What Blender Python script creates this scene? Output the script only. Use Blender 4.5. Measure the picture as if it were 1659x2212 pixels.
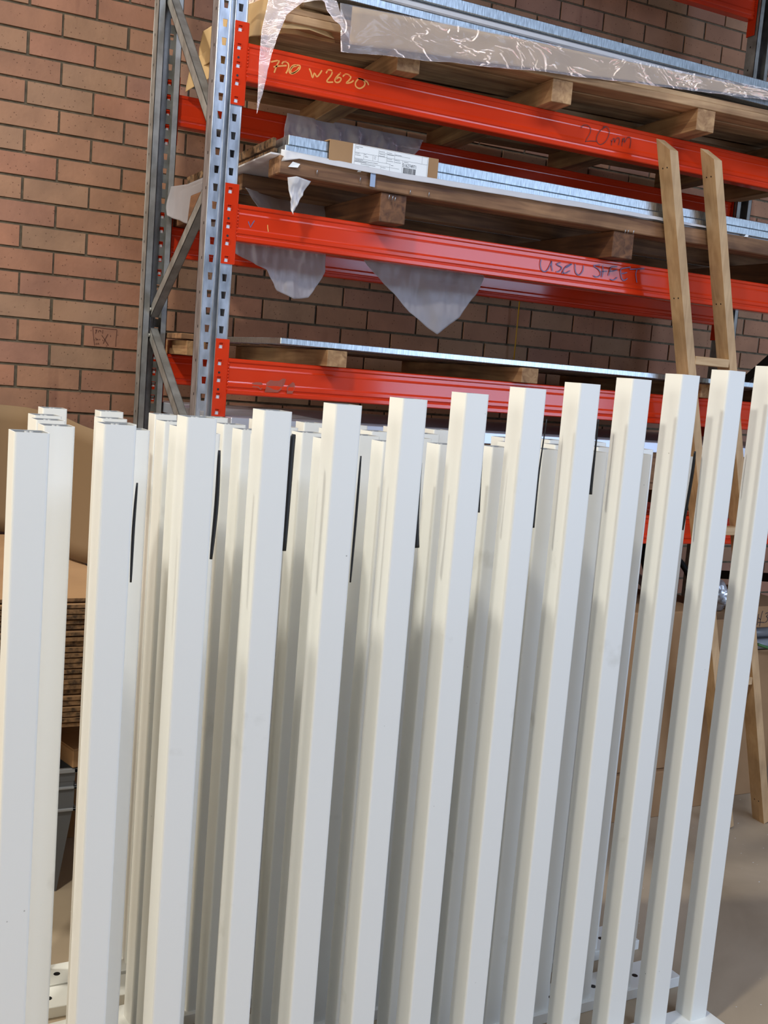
import bpy, bmesh, math, random
from mathutils import Vector, Matrix, noise
random.seed(7)
C = bpy.context.scene.collection
for o in list(bpy.data.objects):
    bpy.data.objects.remove(o)

# ---------------------------------------------------------------- camera
F_PX = 2307.93
cam_d = bpy.data.cameras.new('camera')
cam = bpy.data.objects.new('camera', cam_d)
C.objects.link(cam)
cam_d.sensor_fit = 'HORIZONTAL'
cam_d.sensor_width = 36.0
cam_d.lens = 36.0 * F_PX / 1659.0
cam_d.clip_start = 0.05
cam_d.clip_end = 60
YAW, PITCH, ROLL = 0.4651, 0.1266, -0.0822
fw = Vector((math.sin(YAW) * math.cos(PITCH), math.cos(YAW) * math.cos(PITCH), -math.sin(PITCH)))
r0 = Vector((math.cos(YAW), -math.sin(YAW), 0))
d0 = fw.cross(r0)
rt = math.cos(ROLL) * r0 + math.sin(ROLL) * d0
dn = -math.sin(ROLL) * r0 + math.cos(ROLL) * d0
M = Matrix((( rt.x, -dn.x, -fw.x, -0.5406), (rt.y, -dn.y, -fw.y, -4.2618), (rt.z, -dn.z, -fw.z, 1.65), (0, 0, 0, 1)))
cam.matrix_world = M
bpy.context.scene.camera = cam

# ---------------------------------------------------------------- light
sc = bpy.context.scene
sc.view_settings.view_transform = 'Standard'
sc.view_settings.look = 'None'
sc.view_settings.gamma = 1.0
sc.view_settings.use_curve_mapping = False
sc.view_settings.exposure = 0.25

w = bpy.data.worlds.new('warehouse_air')
sc.world = w
w.use_nodes = True
w.node_tree.nodes['Background'].inputs[0].default_value = (1.0, 0.98, 0.93, 1)
w.node_tree.nodes['Background'].inputs[1].default_value = 0.09


def area(name, loc, target, sx, sy, power, col):
    l = bpy.data.lights.new(name, 'AREA')
    l.shape = 'RECTANGLE'
    l.size = sx
    l.size_y = sy
    l.energy = power
    l.color = col
    o = bpy.data.objects.new(name, l)
    o.location = loc
    o.rotation_euler = (Vector(target) - Vector(loc)).to_track_quat('-Z', 'Y').to_euler()
    C.objects.link(o)
    return o


# daylight through the open roller door behind the photographer, and two high-bay lamps to the left
area('roller_door_daylight', (6.4, -9.0, 1.85), (6.4, 0, 1.85), 3.2, 3.5, 235, (0.55, 0.71, 1.0))
area('overhead_skylight', (1.2, -5.6, 5.35), (0.9, -2.2, 1.0), 3.6, 1.2, 162, (0.60, 0.73, 1.0))
area('left_fill_light', (-3.85, -2.3, 2.2), (0, -2.2, 1.2), 3.0, 2.6, 56, (1.0, 0.985, 0.90))  # unseen warm fill, added to brighten the shaded left faces of the pickets
area('high_bay_lamp_front', (-1.45, -3.42, 4.55), (-0.9, -2.6, 1.0), 0.26, 0.26, 78, (1.0, 0.975, 0.88))
area('high_bay_lamp_back', (-2.6, -0.62, 4.9), (-0.6, -1.8, 1.0), 0.26, 0.26, 100, (1.0, 0.975, 0.88))

# ---------------------------------------------------------------- helpers


def tag(o, label=None, cat=None, group=None, kind=None):
    if label: o['label'] = label
    if cat: o['category'] = cat
    if group: o['group'] = group
    if kind: o['kind'] = kind
    return o


def thing(name, label, cat, loc=(0, 0, 0), rz=0.0, group=None):
    o = bpy.data.objects.new(name, None)
    o.empty_display_size = 0.1
    o.location = loc
    o.rotation_euler = (0, 0, rz)
    C.objects.link(o)
    return tag(o, label, cat, group)


def link(name, bm, mats, parent=None, smooth=False, loc=None):
    me = bpy.data.meshes.new(name)
    bm.normal_update()
    bm.to_mesh(me)
    bm.free()
    for m in (mats if isinstance(mats, (list, tuple)) else [mats]):
        me.materials.append(m)
    if smooth:
        for p in me.polygons: p.use_smooth = True
    o = bpy.data.objects.new(name, me)
    C.objects.link(o)
    if parent: o.parent = parent
    if loc: o.location = loc
    return o


def box(bm, x0, x1, y0, y1, z0, z1, bev=0.0, mi=0):
    vs = [bm.verts.new(p) for p in ((x0, y0, z0), (x1, y0, z0), (x1, y1, z0), (x0, y1, z0), (x0, y0, z1), (x1, y0, z1), (x1, y1, z1), (x0, y1, z1))]
    fs = [bm.faces.new([vs[i] for i in q]) for q in ((0, 3, 2, 1), (4, 5, 6, 7), (0, 1, 5, 4), (1, 2, 6, 5), (2, 3, 7, 6), (3, 0, 4, 7))]
    for f in fs: f.material_index = mi
    if bev > 0:
        es = list({e for f in fs for e in f.edges})
        r = bmesh.ops.bevel(bm, geom=es, offset=bev, segments=1, affect='EDGES')
        for f in r['faces']: f.material_index = mi
    return vs


def nb():
    return bmesh.new()


def boxo(name, dims, mat, parent=None, bev=0.002):
    bm = nb()
    box(bm, *dims, bev=bev)
    return link(name, bm, mat, parent)


def prism(bm, prof, x0, x1, axis='x', mi=0, caps=True):
    """closed profile (a,b) extruded along an axis; for 'x' the profile is (y,z), for 'z' it is (x,y), for 'y' it is (x,z)"""
    def pt(a, b, t):
        return {'x': (t, a, b), 'y': (a, t, b), 'z': (a, b, t)}[axis]
    A = [bm.verts.new(pt(a, b, x0)) for a, b in prof]
    B = [bm.verts.new(pt(a, b, x1)) for a, b in prof]
    n = len(prof)
    for i in range(n):
        f = bm.faces.new((A[i], A[(i + 1) % n], B[(i + 1) % n], B[i]))
        f.material_index = mi
    if caps:
        for L in (A[::-1], B):
            f = bm.faces.new(L)
            f.material_index = mi
    bmesh.ops.recalc_face_normals(bm, faces=bm.faces)


def tube(bm, pts, r, n=8, mi=0, flat=1.0):
    """round bar along points"""
    pts = [Vector(p) for p in pts]
    rings = []
    for i, p in enumerate(pts):
        t = (pts[min(i + 1, len(pts) - 1)] - pts[max(i - 1, 0)]).normalized()
        up = Vector((0, 0, 1)) if abs(t.z) < 0.9 else Vector((0, 1, 0))
        a = t.cross(up).normalized()
        b = t.cross(a).normalized()
        rr = r[i] if isinstance(r, (list, tuple)) else r
        rings.append([bm.verts.new(p + rr * (math.cos(2 * math.pi * k / n) * a + flat * math.sin(2 * math.pi * k / n) * b)) for k in range(n)])
    for i in range(len(rings) - 1):
        for k in range(n):
            f = bm.faces.new((rings[i][k], rings[i][(k + 1) % n], rings[i + 1][(k + 1) % n], rings[i + 1][k]))
            f.material_index = mi
            f.smooth = True
    bm.faces.new(rings[0][::-1]).material_index = mi
    bm.faces.new(rings[-1]).material_index = mi


def stroke(bm, pts, y, r, mi=0):
    """pen stroke on a wall-parallel face: flat ribbon lying 0.3 mm proud of the surface"""
    P = [Vector((p[0], y, p[1])) for p in pts]
    L = []
    R = []
    for i, p in enumerate(P):
        t = P[min(i + 1, len(P) - 1)] - P[max(i - 1, 0)]
        if t.length < 1e-6: t = Vector((1, 0, 0))
        t.normalize()
        n = Vector((-t.z, 0, t.x)) * r
        L.append(bm.verts.new(p + n))
        R.append(bm.verts.new(p - n))
    for i in range(len(P) - 1):
        f = bm.faces.new((L[i], R[i], R[i + 1], L[i + 1]))
        f.material_index = mi


def smoothline(pts, k=3):
    out = []
    n = len(pts)
    for i in range(n - 1):
        p0 = pts[max(i - 1, 0)]; p1 = pts[i]; p2 = pts[i + 1]; p3 = pts[min(i + 2, n - 1)]
        for j in range(k):
            t = j / k
            out.append(tuple(0.5 * (2 * b + (c - a) * t + (2 * a - 5 * b + 4 * c - d) * t * t + (-a + 3 * b - 3 * c + d) * t ** 3) for a, b, c, d in zip(p0, p1, p2, p3)))
    out.append(tuple(pts[-1]))
    return out


def lerp_line(L, u):
    s = [0.0]
    for a, b in zip(L[:-1], L[1:]):
        s.append(s[-1] + (Vector(b) - Vector(a)).length)
    d = u * s[-1]
    for i in range(len(L) - 1):
        if d <= s[i + 1] or i == len(L) - 2:
            t = (d - s[i]) / max(1e-9, s[i + 1] - s[i])
            return Vector(L[i]).lerp(Vector(L[i + 1]), max(0, min(1, t)))


def drape(name, top, bot, mat, parent=None, nu=60, nv=24, amp=0.012, freq=9.0, seed=0.0, thick=0.0008, sag=0.0):
    """hanging sheet between a top line and a bottom line with folds"""
    bm = nb()
    G = []
    for i in range(nu + 1):
        u = i / nu
        a = lerp_line(top, u)
        b = lerp_line(bot, u)
        col = []
        for j in range(nv + 1):
            v = j / nv
            p = a.lerp(b, v)
            q = Vector((p.x * freq + seed, p.y * freq, p.z * freq * 0.45))
            k = noise.noise(q) + 0.5 * noise.noise(q * 2.3) + 0.25 * noise.noise(q * 5.1)
            env = min(1.0, v * 2.0 + 0.15)
            p = p + Vector((0.15 * k, -k, 0.25 * noise.noise(q * 1.3 + Vector((9, 3, 1))))) * amp * env
            p.z -= sag * math.sin(math.pi * u) * v
            col.append(bm.verts.new(p))
        G.append(col)
    for i in range(nu):
        for j in range(nv):
            bm.faces.new((G[i][j], G[i][j + 1], G[i + 1][j + 1], G[i + 1][j])).smooth = True
    o = link(name, bm, mat, parent)
    s = o.modifiers.new('thickness', 'SOLIDIFY')
    s.thickness = thick
    return o


# ---------------------------------------------------------------- materials
MATS = {}


def mat(name, col, rough=0.5, metal=0.0, **kw):
    m = bpy.data.materials.new(name)
    m.use_nodes = True
    b = m.node_tree.nodes['Principled BSDF']
    b.inputs['Base Color'].default_value = (*col, 1)
    b.inputs['Roughness'].default_value = rough
    b.inputs['Metallic'].default_value = metal
    for k, v in kw.items():
        b.inputs[k].default_value = v
    MATS[name] = m
    return m


def srgb(r, g, b):
    f = lambda c: (c / 255 / 12.92) if c / 255 <= 0.04045 else ((c / 255 + 0.055) / 1.055) ** 2.4
    return (f(r), f(g), f(b))


def N(m, t, **kw):
    n = m.node_tree.nodes.new(t)
    for k, v in kw.items(): setattr(n, k, v)
    return n


def vary(m, c1, c2, scale=(1, 1, 1), nscale=5.0, detail=6.0, ramp=(0.35, 0.65), bump=0.0, bdist=0.002, rough=None, coord='Object', dist=0.0):
    """noise-driven colour variation, optional bump"""
    nt = m.node_tree
    L = nt.links
    b = nt.nodes['Principled BSDF']
    tc = N(m, 'ShaderNodeTexCoord')
    mp = N(m, 'ShaderNodeMapping')
    mp.inputs['Scale'].default_value = scale
    L.new(tc.outputs[coord], mp.inputs[0])
    n = N(m, 'ShaderNodeTexNoise')
    n.inputs['Scale'].default_value = nscale
    n.inputs['Detail'].default_value = detail
    n.inputs['Distortion'].default_value = dist
    L.new(mp.outputs[0], n.inputs['Vector'])
    r = N(m, 'ShaderNodeValToRGB')
    r.color_ramp.elements[0].position = ramp[0]
    r.color_ramp.elements[1].position = ramp[1]
    r.color_ramp.elements[0].color = (*c1, 1)
    r.color_ramp.elements[1].color = (*c2, 1)
    L.new(n.outputs['Fac'], r.inputs[0])
    L.new(r.outputs[0], b.inputs['Base Color'])
    if bump:
        bp = N(m, 'ShaderNodeBump')
        bp.inputs['Strength'].default_value = bump
        bp.inputs['Distance'].default_value = bdist
        L.new(n.outputs['Fac'], bp.inputs['Height'])
        L.new(bp.outputs[0], b.inputs['Normal'])
    if rough:
        mr = N(m, 'ShaderNodeMapRange')
        mr.inputs['To Min'].default_value = rough[0]
        mr.inputs['To Max'].default_value = rough[1]
        L.new(n.outputs['Fac'], mr.inputs['Value'])
        L.new(mr.outputs[0], b.inputs['Roughness'])
    return n, r


# off-white powder coat
WHITE = mat('cream_powder_coat', (0.80, 0.785, 0.715), 0.42)
vary(WHITE, (0.81, 0.80, 0.745), (0.83, 0.82, 0.765), nscale=1.5, ramp=(0.3, 0.7), bump=0.03, bdist=0.001)
nt = WHITE.node_tree
src = nt.nodes['Principled BSDF'].inputs['Base Color'].links[0].from_socket
tcw = N(WHITE, 'ShaderNodeTexCoord')
geo = N(WHITE, 'ShaderNodeNewGeometry')
vw = N(WHITE, 'ShaderNodeTexVoronoi'); vw.inputs['Scale'].default_value = 11
nt.links.new(geo.outputs['Position'], vw.inputs['Vector'])
rw_ = N(WHITE, 'ShaderNodeValToRGB')
rw_.color_ramp.elements[0].position = 0.010; rw_.color_ramp.elements[0].color = (0.10, 0.09, 0.07, 1)
rw_.color_ramp.elements[1].position = 0.022; rw_.color_ramp.elements[1].color = (1, 1, 1, 1)
nt.links.new(vw.outputs['Distance'], rw_.inputs[0])
nw = N(WHITE, 'ShaderNodeTexNoise'); nw.inputs['Scale'].default_value = 6; nw.inputs['Detail'].default_value = 5
nt.links.new(geo.outputs['Position'], nw.inputs['Vector'])
rn = N(WHITE, 'ShaderNodeValToRGB')
rn.color_ramp.elements[0].position = 0.24; rn.color_ramp.elements[0].color = (0.80, 0.79, 0.76, 1)
rn.color_ramp.elements[1].position = 0.34; rn.color_ramp.elements[1].color = (1, 1, 1, 1)
nt.links.new(nw.outputs['Fac'], rn.inputs[0])
m1_ = N(WHITE, 'ShaderNodeMix', data_type='RGBA', blend_type='MULTIPLY'); m1_.inputs['Factor'].default_value = 0.6
m2_ = N(WHITE, 'ShaderNodeMix', data_type='RGBA', blend_type='MULTIPLY'); m2_.inputs['Factor'].default_value = 1.0
nt.links.new(src, m1_.inputs['A']); nt.links.new(rw_.outputs[0], m1_.inputs['B'])
nt.links.new(m1_.outputs['Result'], m2_.inputs['A']); nt.links.new(rn.outputs[0], m2_.inputs['B'])
nt.links.new(m2_.outputs['Result'], nt.nodes['Principled BSDF'].inputs['Base Color'])
WHITE_IN = mat('bare_tube_inside', (0.35, 0.35, 0.34), 0.6)

# galvanised steel
GALV = mat('galvanised_steel', (0.62, 0.65, 0.70), 0.34, 0.85)
vary(GALV, (0.30, 0.32, 0.35), (0.52, 0.55, 0.60), scale=(1, 1, 0.35), nscale=45, ramp=(0.3, 0.7), rough=(0.26, 0.46))
GALV_DK = mat('shaded_galvanised_steel', (0.30, 0.30, 0.29), 0.5, 0.6)  # shade inside the rack is put into this darker steel colour
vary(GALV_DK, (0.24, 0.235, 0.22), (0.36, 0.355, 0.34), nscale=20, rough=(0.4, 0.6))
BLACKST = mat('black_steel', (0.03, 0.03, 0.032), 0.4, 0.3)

# red-orange rack enamel
RED = mat('rack_red_enamel', srgb(208, 62, 26), 0.24)
vary(RED, srgb(198, 48, 16), srgb(212, 58, 24), nscale=2.2, ramp=(0.3, 0.7), rough=(0.10, 0.19))
RED.node_tree.nodes['Principled BSDF'].inputs['Specular IOR Level'].default_value = 0.38

# aluminium edges
ALU = mat('brushed_aluminium', (0.80, 0.83, 0.86), 0.27, 1.0)
vary(ALU, (0.33, 0.37, 0.40), (0.64, 0.71, 0.75), scale=(1, 1, 0.12), nscale=260, detail=3, ramp=(0.3, 0.7), bump=0.35, bdist=0.0006, rough=(0.28, 0.46))

# timbers


def wood(name, c1, c2, axis='x', rough=0.75, nscale=6, bump=0.4, fine=22):
    m = mat(name, c1, rough)
    s = {'x': (0.10, 1.6, 1.6), 'y': (1.6, 0.10, 1.6), 'z': (1.6, 1.6, 0.10)}[axis]
    n, r = vary(m, c1, c2, scale=tuple(v * 4 for v in s), nscale=nscale, detail=8, ramp=(0.30, 0.70), bump=bump, bdist=0.002, dist=0.8)
    nt = m.node_tree
    tc = N(m, 'ShaderNodeTexCoord')
    mp = N(m, 'ShaderNodeMapping')
    mp.inputs['Scale'].default_value = (2, 2, 2)
    nt.links.new(tc.outputs['Object'], mp.inputs[0])
    n2 = N(m, 'ShaderNodeTexNoise')
    n2.inputs['Scale'].default_value = 3.0
    n2.inputs['Detail'].default_value = 4
    nt.links.new(mp.outputs[0], n2.inputs['Vector'])
    mx = N(m, 'ShaderNodeMix', data_type='RGBA', blend_type='MULTIPLY')
    r2 = N(m, 'ShaderNodeValToRGB')
    r2.color_ramp.elements[0].position = 0.38
    r2.color_ramp.elements[1].position = 0.6
    r2.color_ramp.elements[0].color = (0.62, 0.60, 0.58, 1)
    r2.color_ramp.elements[1].color = (1, 1, 1, 1)
    nt.links.new(n2.outputs['Fac'], r2.inputs[0])
    mx.inputs['Factor'].default_value = 0.75
    nt.links.new(r.outputs[0], mx.inputs['A'])
    nt.links.new(r2.outputs[0], mx.inputs['B'])
    nt.links.new(mx.outputs['Result'], nt.nodes['Principled BSDF'].inputs['Base Color'])
    return m


OLDX = wood('weathered_hardwood_lengthwise', srgb(92, 58, 36), srgb(164, 122, 84), 'x')
OLDY = wood('weathered_hardwood_crosswise', srgb(74, 44, 26), srgb(134, 90, 56), 'y')
PINEX = wood('pale_pine_lengthwise', srgb(140, 100, 66), srgb(204, 166, 122), 'x')
PINEY = wood('pale_pine_crosswise', srgb(132, 92, 58), srgb(196, 156, 110), 'y')
MDF = wood('tan_timber_stile', srgb(182, 144, 100), srgb(208, 172, 128), 'z', rough=0.6, bump=0.1)
MDFX = wood('tan_timber_rung', srgb(182, 144, 100), srgb(212, 178, 134), 'x', rough=0.6, bump=0.1)

CARD = mat('corrugated_cardboard', srgb(172, 132, 92), 0.85)
vary(CARD, srgb(148, 112, 76), srgb(170, 132, 92), nscale=3.5, ramp=(0.3, 0.7), bump=0.05)
CARD_E = mat('cardboard_cut_edge', srgb(120, 90, 60), 0.9)
vary(CARD_E, srgb(56, 40, 24), srgb(130, 98, 66), scale=(1, 1, 1), nscale=60, ramp=(0.35, 0.6))
CARD_DK = mat('brown_board', srgb(122, 98, 70), 0.85)
KRAFT = mat('kraft_paper', srgb(190, 156, 108), 0.75)
vary(KRAFT, srgb(176, 142, 96), srgb(200, 168, 120), nscale=4, ramp=(0.3, 0.7), bump=0.15, bdist=0.004)
PAPER = mat('white_paper', (0.82, 0.82, 0.80), 0.6)
INK = mat('black_print', (0.03, 0.03, 0.035), 0.6)
PENBLK = mat('black_marker', (0.035, 0.012, 0.012), 0.5)
PENBLU = mat('blue_marker', (0.10, 0.11, 0.22), 0.5)
PENYEL = mat('yellow_wax_crayon', srgb(226, 150, 70), 0.6)
PENBRN = mat('brown_pencil', srgb(86, 48, 34), 0.7)
SMEAR = mat('grime', srgb(150, 70, 50), 0.55)
STRAPG = mat('grey_strapping', srgb(150, 165, 190), 0.35)
RUBBER = mat('black_rubber', (0.006, 0.006, 0.007), 0.5)
GREYPL = mat('grey_plastic', srgb(92, 94, 98), 0.45)
GREYPL_L = mat('pale_grey_plastic', srgb(140, 142, 146), 0.4)
GREEN = mat("green_plastic", srgb(70, 112, 58), 0.5)
YELLOW = mat('yellow_webbing', srgb(190, 140, 20), 0.6)
SILVER = mat('silver_foil_plastic', (0.55, 0.57, 0.60), 0.3, 0.5)
vary(SILVER, (0.35, 0.36, 0.38), (0.75, 0.77, 0.80), nscale=14, bump=0.5, bdist=0.01)

# white protective film: thin translucent polyethylene foam
FOAM = bpy.data.materials.new('white_poly_film')
FOAM.use_nodes = True
nt = FOAM.node_tree
pb = nt.nodes['Principled BSDF']
pb.inputs['Base Color'].default_value = (0.80, 0.78, 0.78, 1)
pb.inputs['Roughness'].default_value = 0.45
tl = N(FOAM, 'ShaderNodeBsdfTranslucent')
tl.inputs[0].default_value = (0.8, 0.78, 0.78, 1)
ms = N(FOAM, 'ShaderNodeMixShader')
ms.inputs[0].default_value = 0.35
nt.links.new(pb.outputs[0], ms.inputs[1])
nt.links.new(tl.outputs[0], ms.inputs[2])
nz = N(FOAM, 'ShaderNodeTexNoise')
nz.inputs['Scale'].default_value = 14
tcf = N(FOAM, 'ShaderNodeTexCoord')
nt.links.new(tcf.outputs['Object'], nz.inputs['Vector'])
bpf = N(FOAM, 'ShaderNodeBump')
bpf.inputs['Strength'].default_value = 0.5
bpf.inputs['Distance'].default_value = 0.01
nt.links.new(nz.outputs['Fac'], bpf.inputs['Height'])
nt.links.new(bpf.outputs[0], pb.inputs['Normal'])
nt.links.new(ms.outputs[0], nt.nodes['Material Output'].inputs[0])


FOAM_SHADED = FOAM.copy()  # darker film copy: the shade behind the beams is put into its colour
FOAM_SHADED.name = 'shaded_poly_film'
nt = FOAM_SHADED.node_tree
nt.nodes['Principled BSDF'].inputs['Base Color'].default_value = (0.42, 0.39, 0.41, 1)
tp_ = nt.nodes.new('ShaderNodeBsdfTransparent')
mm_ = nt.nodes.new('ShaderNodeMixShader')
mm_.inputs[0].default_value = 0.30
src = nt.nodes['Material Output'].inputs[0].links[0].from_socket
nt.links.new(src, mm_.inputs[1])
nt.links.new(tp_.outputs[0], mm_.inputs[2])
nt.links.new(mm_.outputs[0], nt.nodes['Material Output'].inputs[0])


def clear_film(name, tint, gl, op, bscale, bstr, trans=(1, 1, 1)):
    m = bpy.data.materials.new(name)
    m.use_nodes = True
    nt = m.node_tree
    nt.nodes.remove(nt.nodes['Principled BSDF'])
    out = nt.nodes['Material Output']
    tr = N(m, 'ShaderNodeBsdfTransparent')
    tr.inputs[0].default_value = (*trans, 1)
    df = N(m, 'ShaderNodeBsdfDiffuse')
    df.inputs[0].default_value = (*tint, 1)
    gs = N(m, 'ShaderNodeBsdfGlossy')
    gs.inputs['Roughness'].default_value = 0.06
    m1 = N(m, 'ShaderNodeMixShader')
    m1.inputs[0].default_value = op
    nt.links.new(tr.outputs[0], m1.inputs[1])
    nt.links.new(df.outputs[0], m1.inputs[2])
    m2 = N(m, 'ShaderNodeMixShader')
    lw = N(m, 'ShaderNodeLayerWeight')
    lw.inputs[0].default_value = gl
    tc = N(m, 'ShaderNodeTexCoord')
    mp = N(m, 'ShaderNodeMapping')
    mp.inputs['Scale'].default_value = (1.0, 1.0, 2.4)
    mp.inputs['Rotation'].default_value = (0, 0.35, 0)
    nt.links.new(tc.outputs['Object'], mp.inputs[0])
    nz = N(m, 'ShaderNodeTexNoise')
    nz.inputs['Scale'].default_value = bscale
    nz.inputs['Detail'].default_value = 3
    nz.inputs['Distortion'].default_value = 1.6
    nt.links.new(mp.outputs[0], nz.inputs['Vector'])
    bp = N(m, 'ShaderNodeBump')
    bp.inputs['Strength'].default_value = bstr
    bp.inputs['Distance'].default_value = 0.03
    sb = N(m, 'ShaderNodeMath', operation='SUBTRACT'); sb.inputs[1].default_value = 0.5
    ab = N(m, 'ShaderNodeMath', operation='ABSOLUTE')
    mrr = N(m, 'ShaderNodeMapRange'); mrr.interpolation_type = 'SMOOTHSTEP'
    mrr.inputs['From Min'].default_value = 0.0; mrr.inputs['From Max'].default_value = 0.05
    mrr.inputs['To Min'].default_value = 1.0; mrr.inputs['To Max'].default_value = 0.0
    nt.links.new(nz.outputs['Fac'], sb.inputs[0]); nt.links.new(sb.outputs[0], ab.inputs[0]); nt.links.new(ab.outputs[0], mrr.inputs['Value'])
    ad = N(m, 'ShaderNodeMath', operation='MULTIPLY_ADD'); ad.inputs[1].default_value = 0.35
    nt.links.new(mrr.outputs[0], ad.inputs[0]); nt.links.new(nz.outputs['Fac'], ad.inputs[2])
    nt.links.new(ad.outputs[0], bp.inputs['Height'])
    nt.links.new(bp.outputs[0], gs.inputs['Normal'])
    nt.links.new(bp.outputs[0], lw.inputs['Normal'])
    blk = N(m, 'ShaderNodeBsdfTransparent'); blk.inputs[0].default_value = (0, 0, 0, 1)
    nt.links.new(lw.outputs['Fresnel'], m2.inputs[0])
    nt.links.new(blk.outputs[0], m2.inputs[1])
    nt.links.new(gs.outputs[0], m2.inputs[2])
    add = N(m, 'ShaderNodeAddShader')
    nt.links.new(m1.outputs[0], add.inputs[0])
    nt.links.new(m2.outputs[0], add.inputs[1])
    nt.links.new(add.outputs[0], out.inputs[0])
    return m


CLEAR = clear_film('clear_wrap_film', (0.42, 0.40, 0.42), 0.13, 0.24, 3.4, 0.9)
CLEAR_TAIL = clear_film('clear_film_tail', (0.78, 0.72, 0.74), 0.16, 0.28, 14, 0.6)
MISTY = clear_film('milky_film', (0.62, 0.60, 0.64), 0.12, 0.55, 6, 0.5)

# brick and mortar
BRICK = mat('clay_brick', srgb(160, 105, 78), 0.85)
nt = BRICK.node_tree
L = nt.links
pb = nt.nodes['Principled BSDF']
at_ = N(BRICK, 'ShaderNodeAttribute', attribute_name='tone')
rp = N(BRICK, 'ShaderNodeValToRGB')
e = rp.color_ramp.elements
e[0].position = 0.0; e[0].color = (*srgb(162, 128, 102), 1)
e[1].position = 1.0; e[1].color = (*srgb(156, 116, 98), 1)
for pos, col in ((0.3, srgb(170, 126, 98)), (0.55, srgb(158, 116, 92)), (0.8, srgb(172, 122, 96))):
    q = e.new(pos); q.color = (*col, 1)
L.new(at_.outputs['Fac'], rp.inputs[0])
tc = N(BRICK, 'ShaderNodeTexCoord')
n1 = N(BRICK, 'ShaderNodeTexNoise'); n1.inputs['Scale'].default_value = 7; n1.inputs['Detail'].default_value = 8
L.new(tc.outputs['Object'], n1.inputs['Vector'])
r1 = N(BRICK, 'ShaderNodeValToRGB')
r1.color_ramp.elements[0].position = 0.3; r1.color_ramp.elements[0].color = (0.72, 0.70, 0.70, 1)
r1.color_ramp.elements[1].position = 0.66; r1.color_ramp.elements[1].color = (1.06, 1.03, 1.0, 1)
L.new(n1.outputs['Fac'], r1.inputs[0])
mx = N(BRICK, 'ShaderNodeMix', data_type='RGBA', blend_type='MULTIPLY'); mx.inputs['Factor'].default_value = 0.8
L.new(rp.outputs[0], mx.inputs['A']); L.new(r1.outputs[0], mx.inputs['B'])
# upright kiln bands
mp = N(BRICK, 'ShaderNodeMapping'); mp.inputs['Scale'].default_value = (9, 1, 0.9)
L.new(tc.outputs['Object'], mp.inputs[0])
n3 = N(BRICK, 'ShaderNodeTexNoise'); n3.inputs['Scale'].default_value = 1.2; n3.inputs['Detail'].default_value = 2
L.new(mp.outputs[0], n3.inputs['Vector'])
r3 = N(BRICK, 'ShaderNodeValToRGB')
r3.color_ramp.elements[0].position = 0.28; r3.color_ramp.elements[0].color = (0.66, 0.60, 0.62, 1)
r3.color_ramp.elements[1].position = 0.36; r3.color_ramp.elements[1].color = (1, 1, 1, 1)
L.new(n3.outputs['Fac'], r3.inputs[0])
mx2 = N(BRICK, 'ShaderNodeMix', data_type='RGBA', blend_type='MULTIPLY'); mx2.inputs['Factor'].default_value = 0.7
L.new(mx.outputs['Result'], mx2.inputs['A']); L.new(r3.outputs[0], mx2.inputs['B'])
# small dark pits
vo = N(BRICK, 'ShaderNodeTexVoronoi'); vo.inputs['Scale'].default_value = 55
L.new(tc.outputs['Object'], vo.inputs['Vector'])
r4 = N(BRICK, 'ShaderNodeValToRGB')
r4.color_ramp.elements[0].position = 0.09; r4.color_ramp.elements[0].color = (0.35, 0.28, 0.25, 1)
r4.color_ramp.elements[1].position = 0.16; r4.color_ramp.elements[1].color = (1, 1, 1, 1)
L.new(vo.outputs['Distance'], r4.inputs[0])
mx3 = N(BRICK, 'ShaderNodeMix', data_type='RGBA', blend_type='MULTIPLY'); mx3.inputs['Factor'].default_value = 0.75
L.new(mx2.outputs['Result'], mx3.inputs['A']); L.new(r4.outputs[0], mx3.inputs['B'])
L.new(mx3.outputs['Result'], pb.inputs['Base Color'])
bp = N(BRICK, 'ShaderNodeBump'); bp.inputs['Strength'].default_value = 0.35; bp.inputs['Distance'].default_value = 0.003
n5 = N(BRICK, 'ShaderNodeTexNoise'); n5.inputs['Scale'].default_value = 60; n5.inputs['Detail'].default_value = 5
L.new(tc.outputs['Object'], n5.inputs['Vector']); L.new(n5.outputs['Fac'], bp.inputs['Height']); L.new(bp.outputs[0], pb.inputs['Normal'])
MORTAR = mat('grey_mortar', srgb(104, 92, 74), 0.95)
vary(MORTAR, srgb(92, 82, 66), srgb(116, 104, 84), nscale=40, bump=0.4)

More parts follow.
